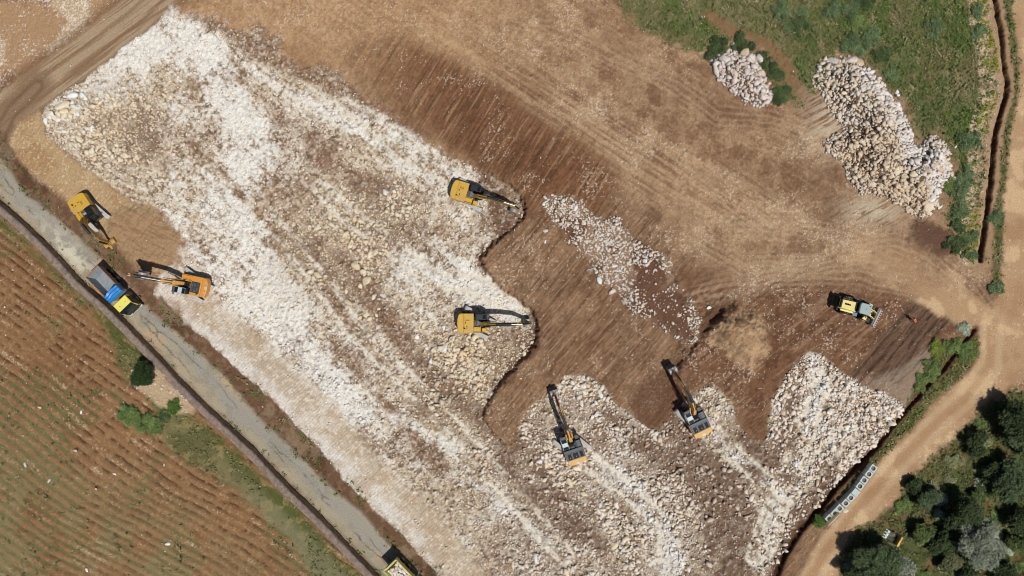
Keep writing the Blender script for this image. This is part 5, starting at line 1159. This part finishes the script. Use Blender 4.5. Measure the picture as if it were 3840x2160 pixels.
for yy in (-.62, -.22, .22, .62):
    m = MB(); m.flat([(-1.0, yy - .08), (-1.0, yy + .08), (-1.45, yy + .045), (-1.45, yy - .045)][::-1], .08, .2); m.done('tooth', M_pale, t)

# ------------------------------------------------------------------ the one person on site, bending over
def skinned(name, pts, edges, rad, m, parent, sub=2):
    me = bpy.data.meshes.new(name); me.from_pydata(pts, edges, []); o = link(bpy.data.objects.new(name, me)); o.parent = parent
    md = o.modifiers.new('skin', 'SKIN'); md.use_smooth_shade = True
    for v_, r_ in zip(me.skin_vertices[0].data, rad): v_.radius = (r_, r_) if not isinstance(r_, tuple) else r_
    me.skin_vertices[0].data[0].use_root = True
    o.modifiers.new('sub', 'SUBSURF').levels = sub; o.modifiers['sub'].render_levels = sub; me.materials.append(m); return o
hx, hy = N2(1920 + (3428 - 1920) * .993, 1080 + (1202 - 1080) * .993)
t = thing('person', 'person in an orange red jacket and pale trousers bending over the dark soil', 'person', (hx + .1, hy - .1, gz(hx, hy) + .02), R(135))
M_skin = mat('skin', (196, 144, 112), .6); M_jak = mat('orange red jacket', (226, 72, 52), .8, var=.1); M_trs = mat('pale work trousers', (150, 142, 136), .85, var=.15); M_hair = mat('dark hair', (40, 30, 24), .8); M_boot = mat('pale boots', (190, 180, 172), .8)
J = [(0, 0, .92), (.14, 0, 1.06), (.3, 0, 1.2), (.42, 0, 1.27), (.5, 0, 1.3), (.6, 0, 1.33), (.68, 0, 1.31),            # pelvis .. head
     (.38, .2, 1.22), (.46, .24, .98), (.56, .2, .76), (.6, .19, .66), (.38, -.2, 1.22), (.48, -.25, .98), (.6, -.2, .78), (.64, -.19, .68),
     (0, .1, .88), (.1, .14, .48), (-.02, .15, .09), (.14, .16, .05), (-.02, -.1, .88), (-.05, -.17, .48), (-.2, -.2, .09), (-.04, -.22, .05)]
E = [(0,1),(1,2),(2,3),(3,4),(4,5),(5,6),(3,7),(7,8),(8,9),(9,10),(3,11),(11,12),(12,13),(13,14),(0,15),(15,16),(16,17),(17,18),(0,19),(19,20),(20,21),(21,22)]
Rd = [(.15,.12),(.15,.12),(.17,.13),(.1,.09),.055,(.085,.1),(.075,.09),.06,.045,.034,.04,.06,.045,.034,.04,.085,.06,.045,.045,.085,.06,.045,.045]
body = skinned('person_body', J, E, Rd, M_skin, t)
skinned('jacket', [J[i] for i in (0,1,2,3,7,8,9,11,12,13)], [(0,1),(1,2),(2,3),(3,4),(4,5),(5,6),(3,7),(7,8),(8,9)], [(.175,.145),(.18,.15),(.2,.16),(.14,.12),.085,.068,.055,.085,.068,.055], M_jak, body)
skinned('trousers', [J[i] for i in (0,15,16,17,19,20,21)], [(0,1),(1,2),(2,3),(0,4),(4,5),(5,6)], [(.165,.135),.105,.08,.07,.105,.08,.07], M_trs, body)
for k in (17, 21): skinned('boot', [J[k], J[k + 1]], [(0, 1)], [.065, .055], M_boot, body)
skinned('hair', [(.58, 0, 1.385), (.66, 0, 1.39), (.56, 0, 1.35)], [(0,1),(0,2)], [(.075,.095),(.06,.08),(.06,.07)], M_hair, body)
m = MB()
for s_ in (-1, 1):
    for q_ in range(5): m.tube((.6 + .04 * (s_ < 0), s_ * .19 + (q_ - 2) * .018, .66), (.62 + .04 * (s_ < 0) + .01 * q_, s_ * .19 + (q_ - 2) * .022, .57 - (.012, .02, .025, .018, -.02)[q_]), .009, .007, 6)
m.tube((.7, 0, 1.27), (.745, 0, 1.25), .014, .01, 6); m.tube((.62, -.09, 1.33), (.6, -.105, 1.34), .02, .018, 6); m.tube((.62, .09, 1.33), (.6, .105, 1.34), .02, .018, 6)
m.done('hands_and_features', M_skin, body)
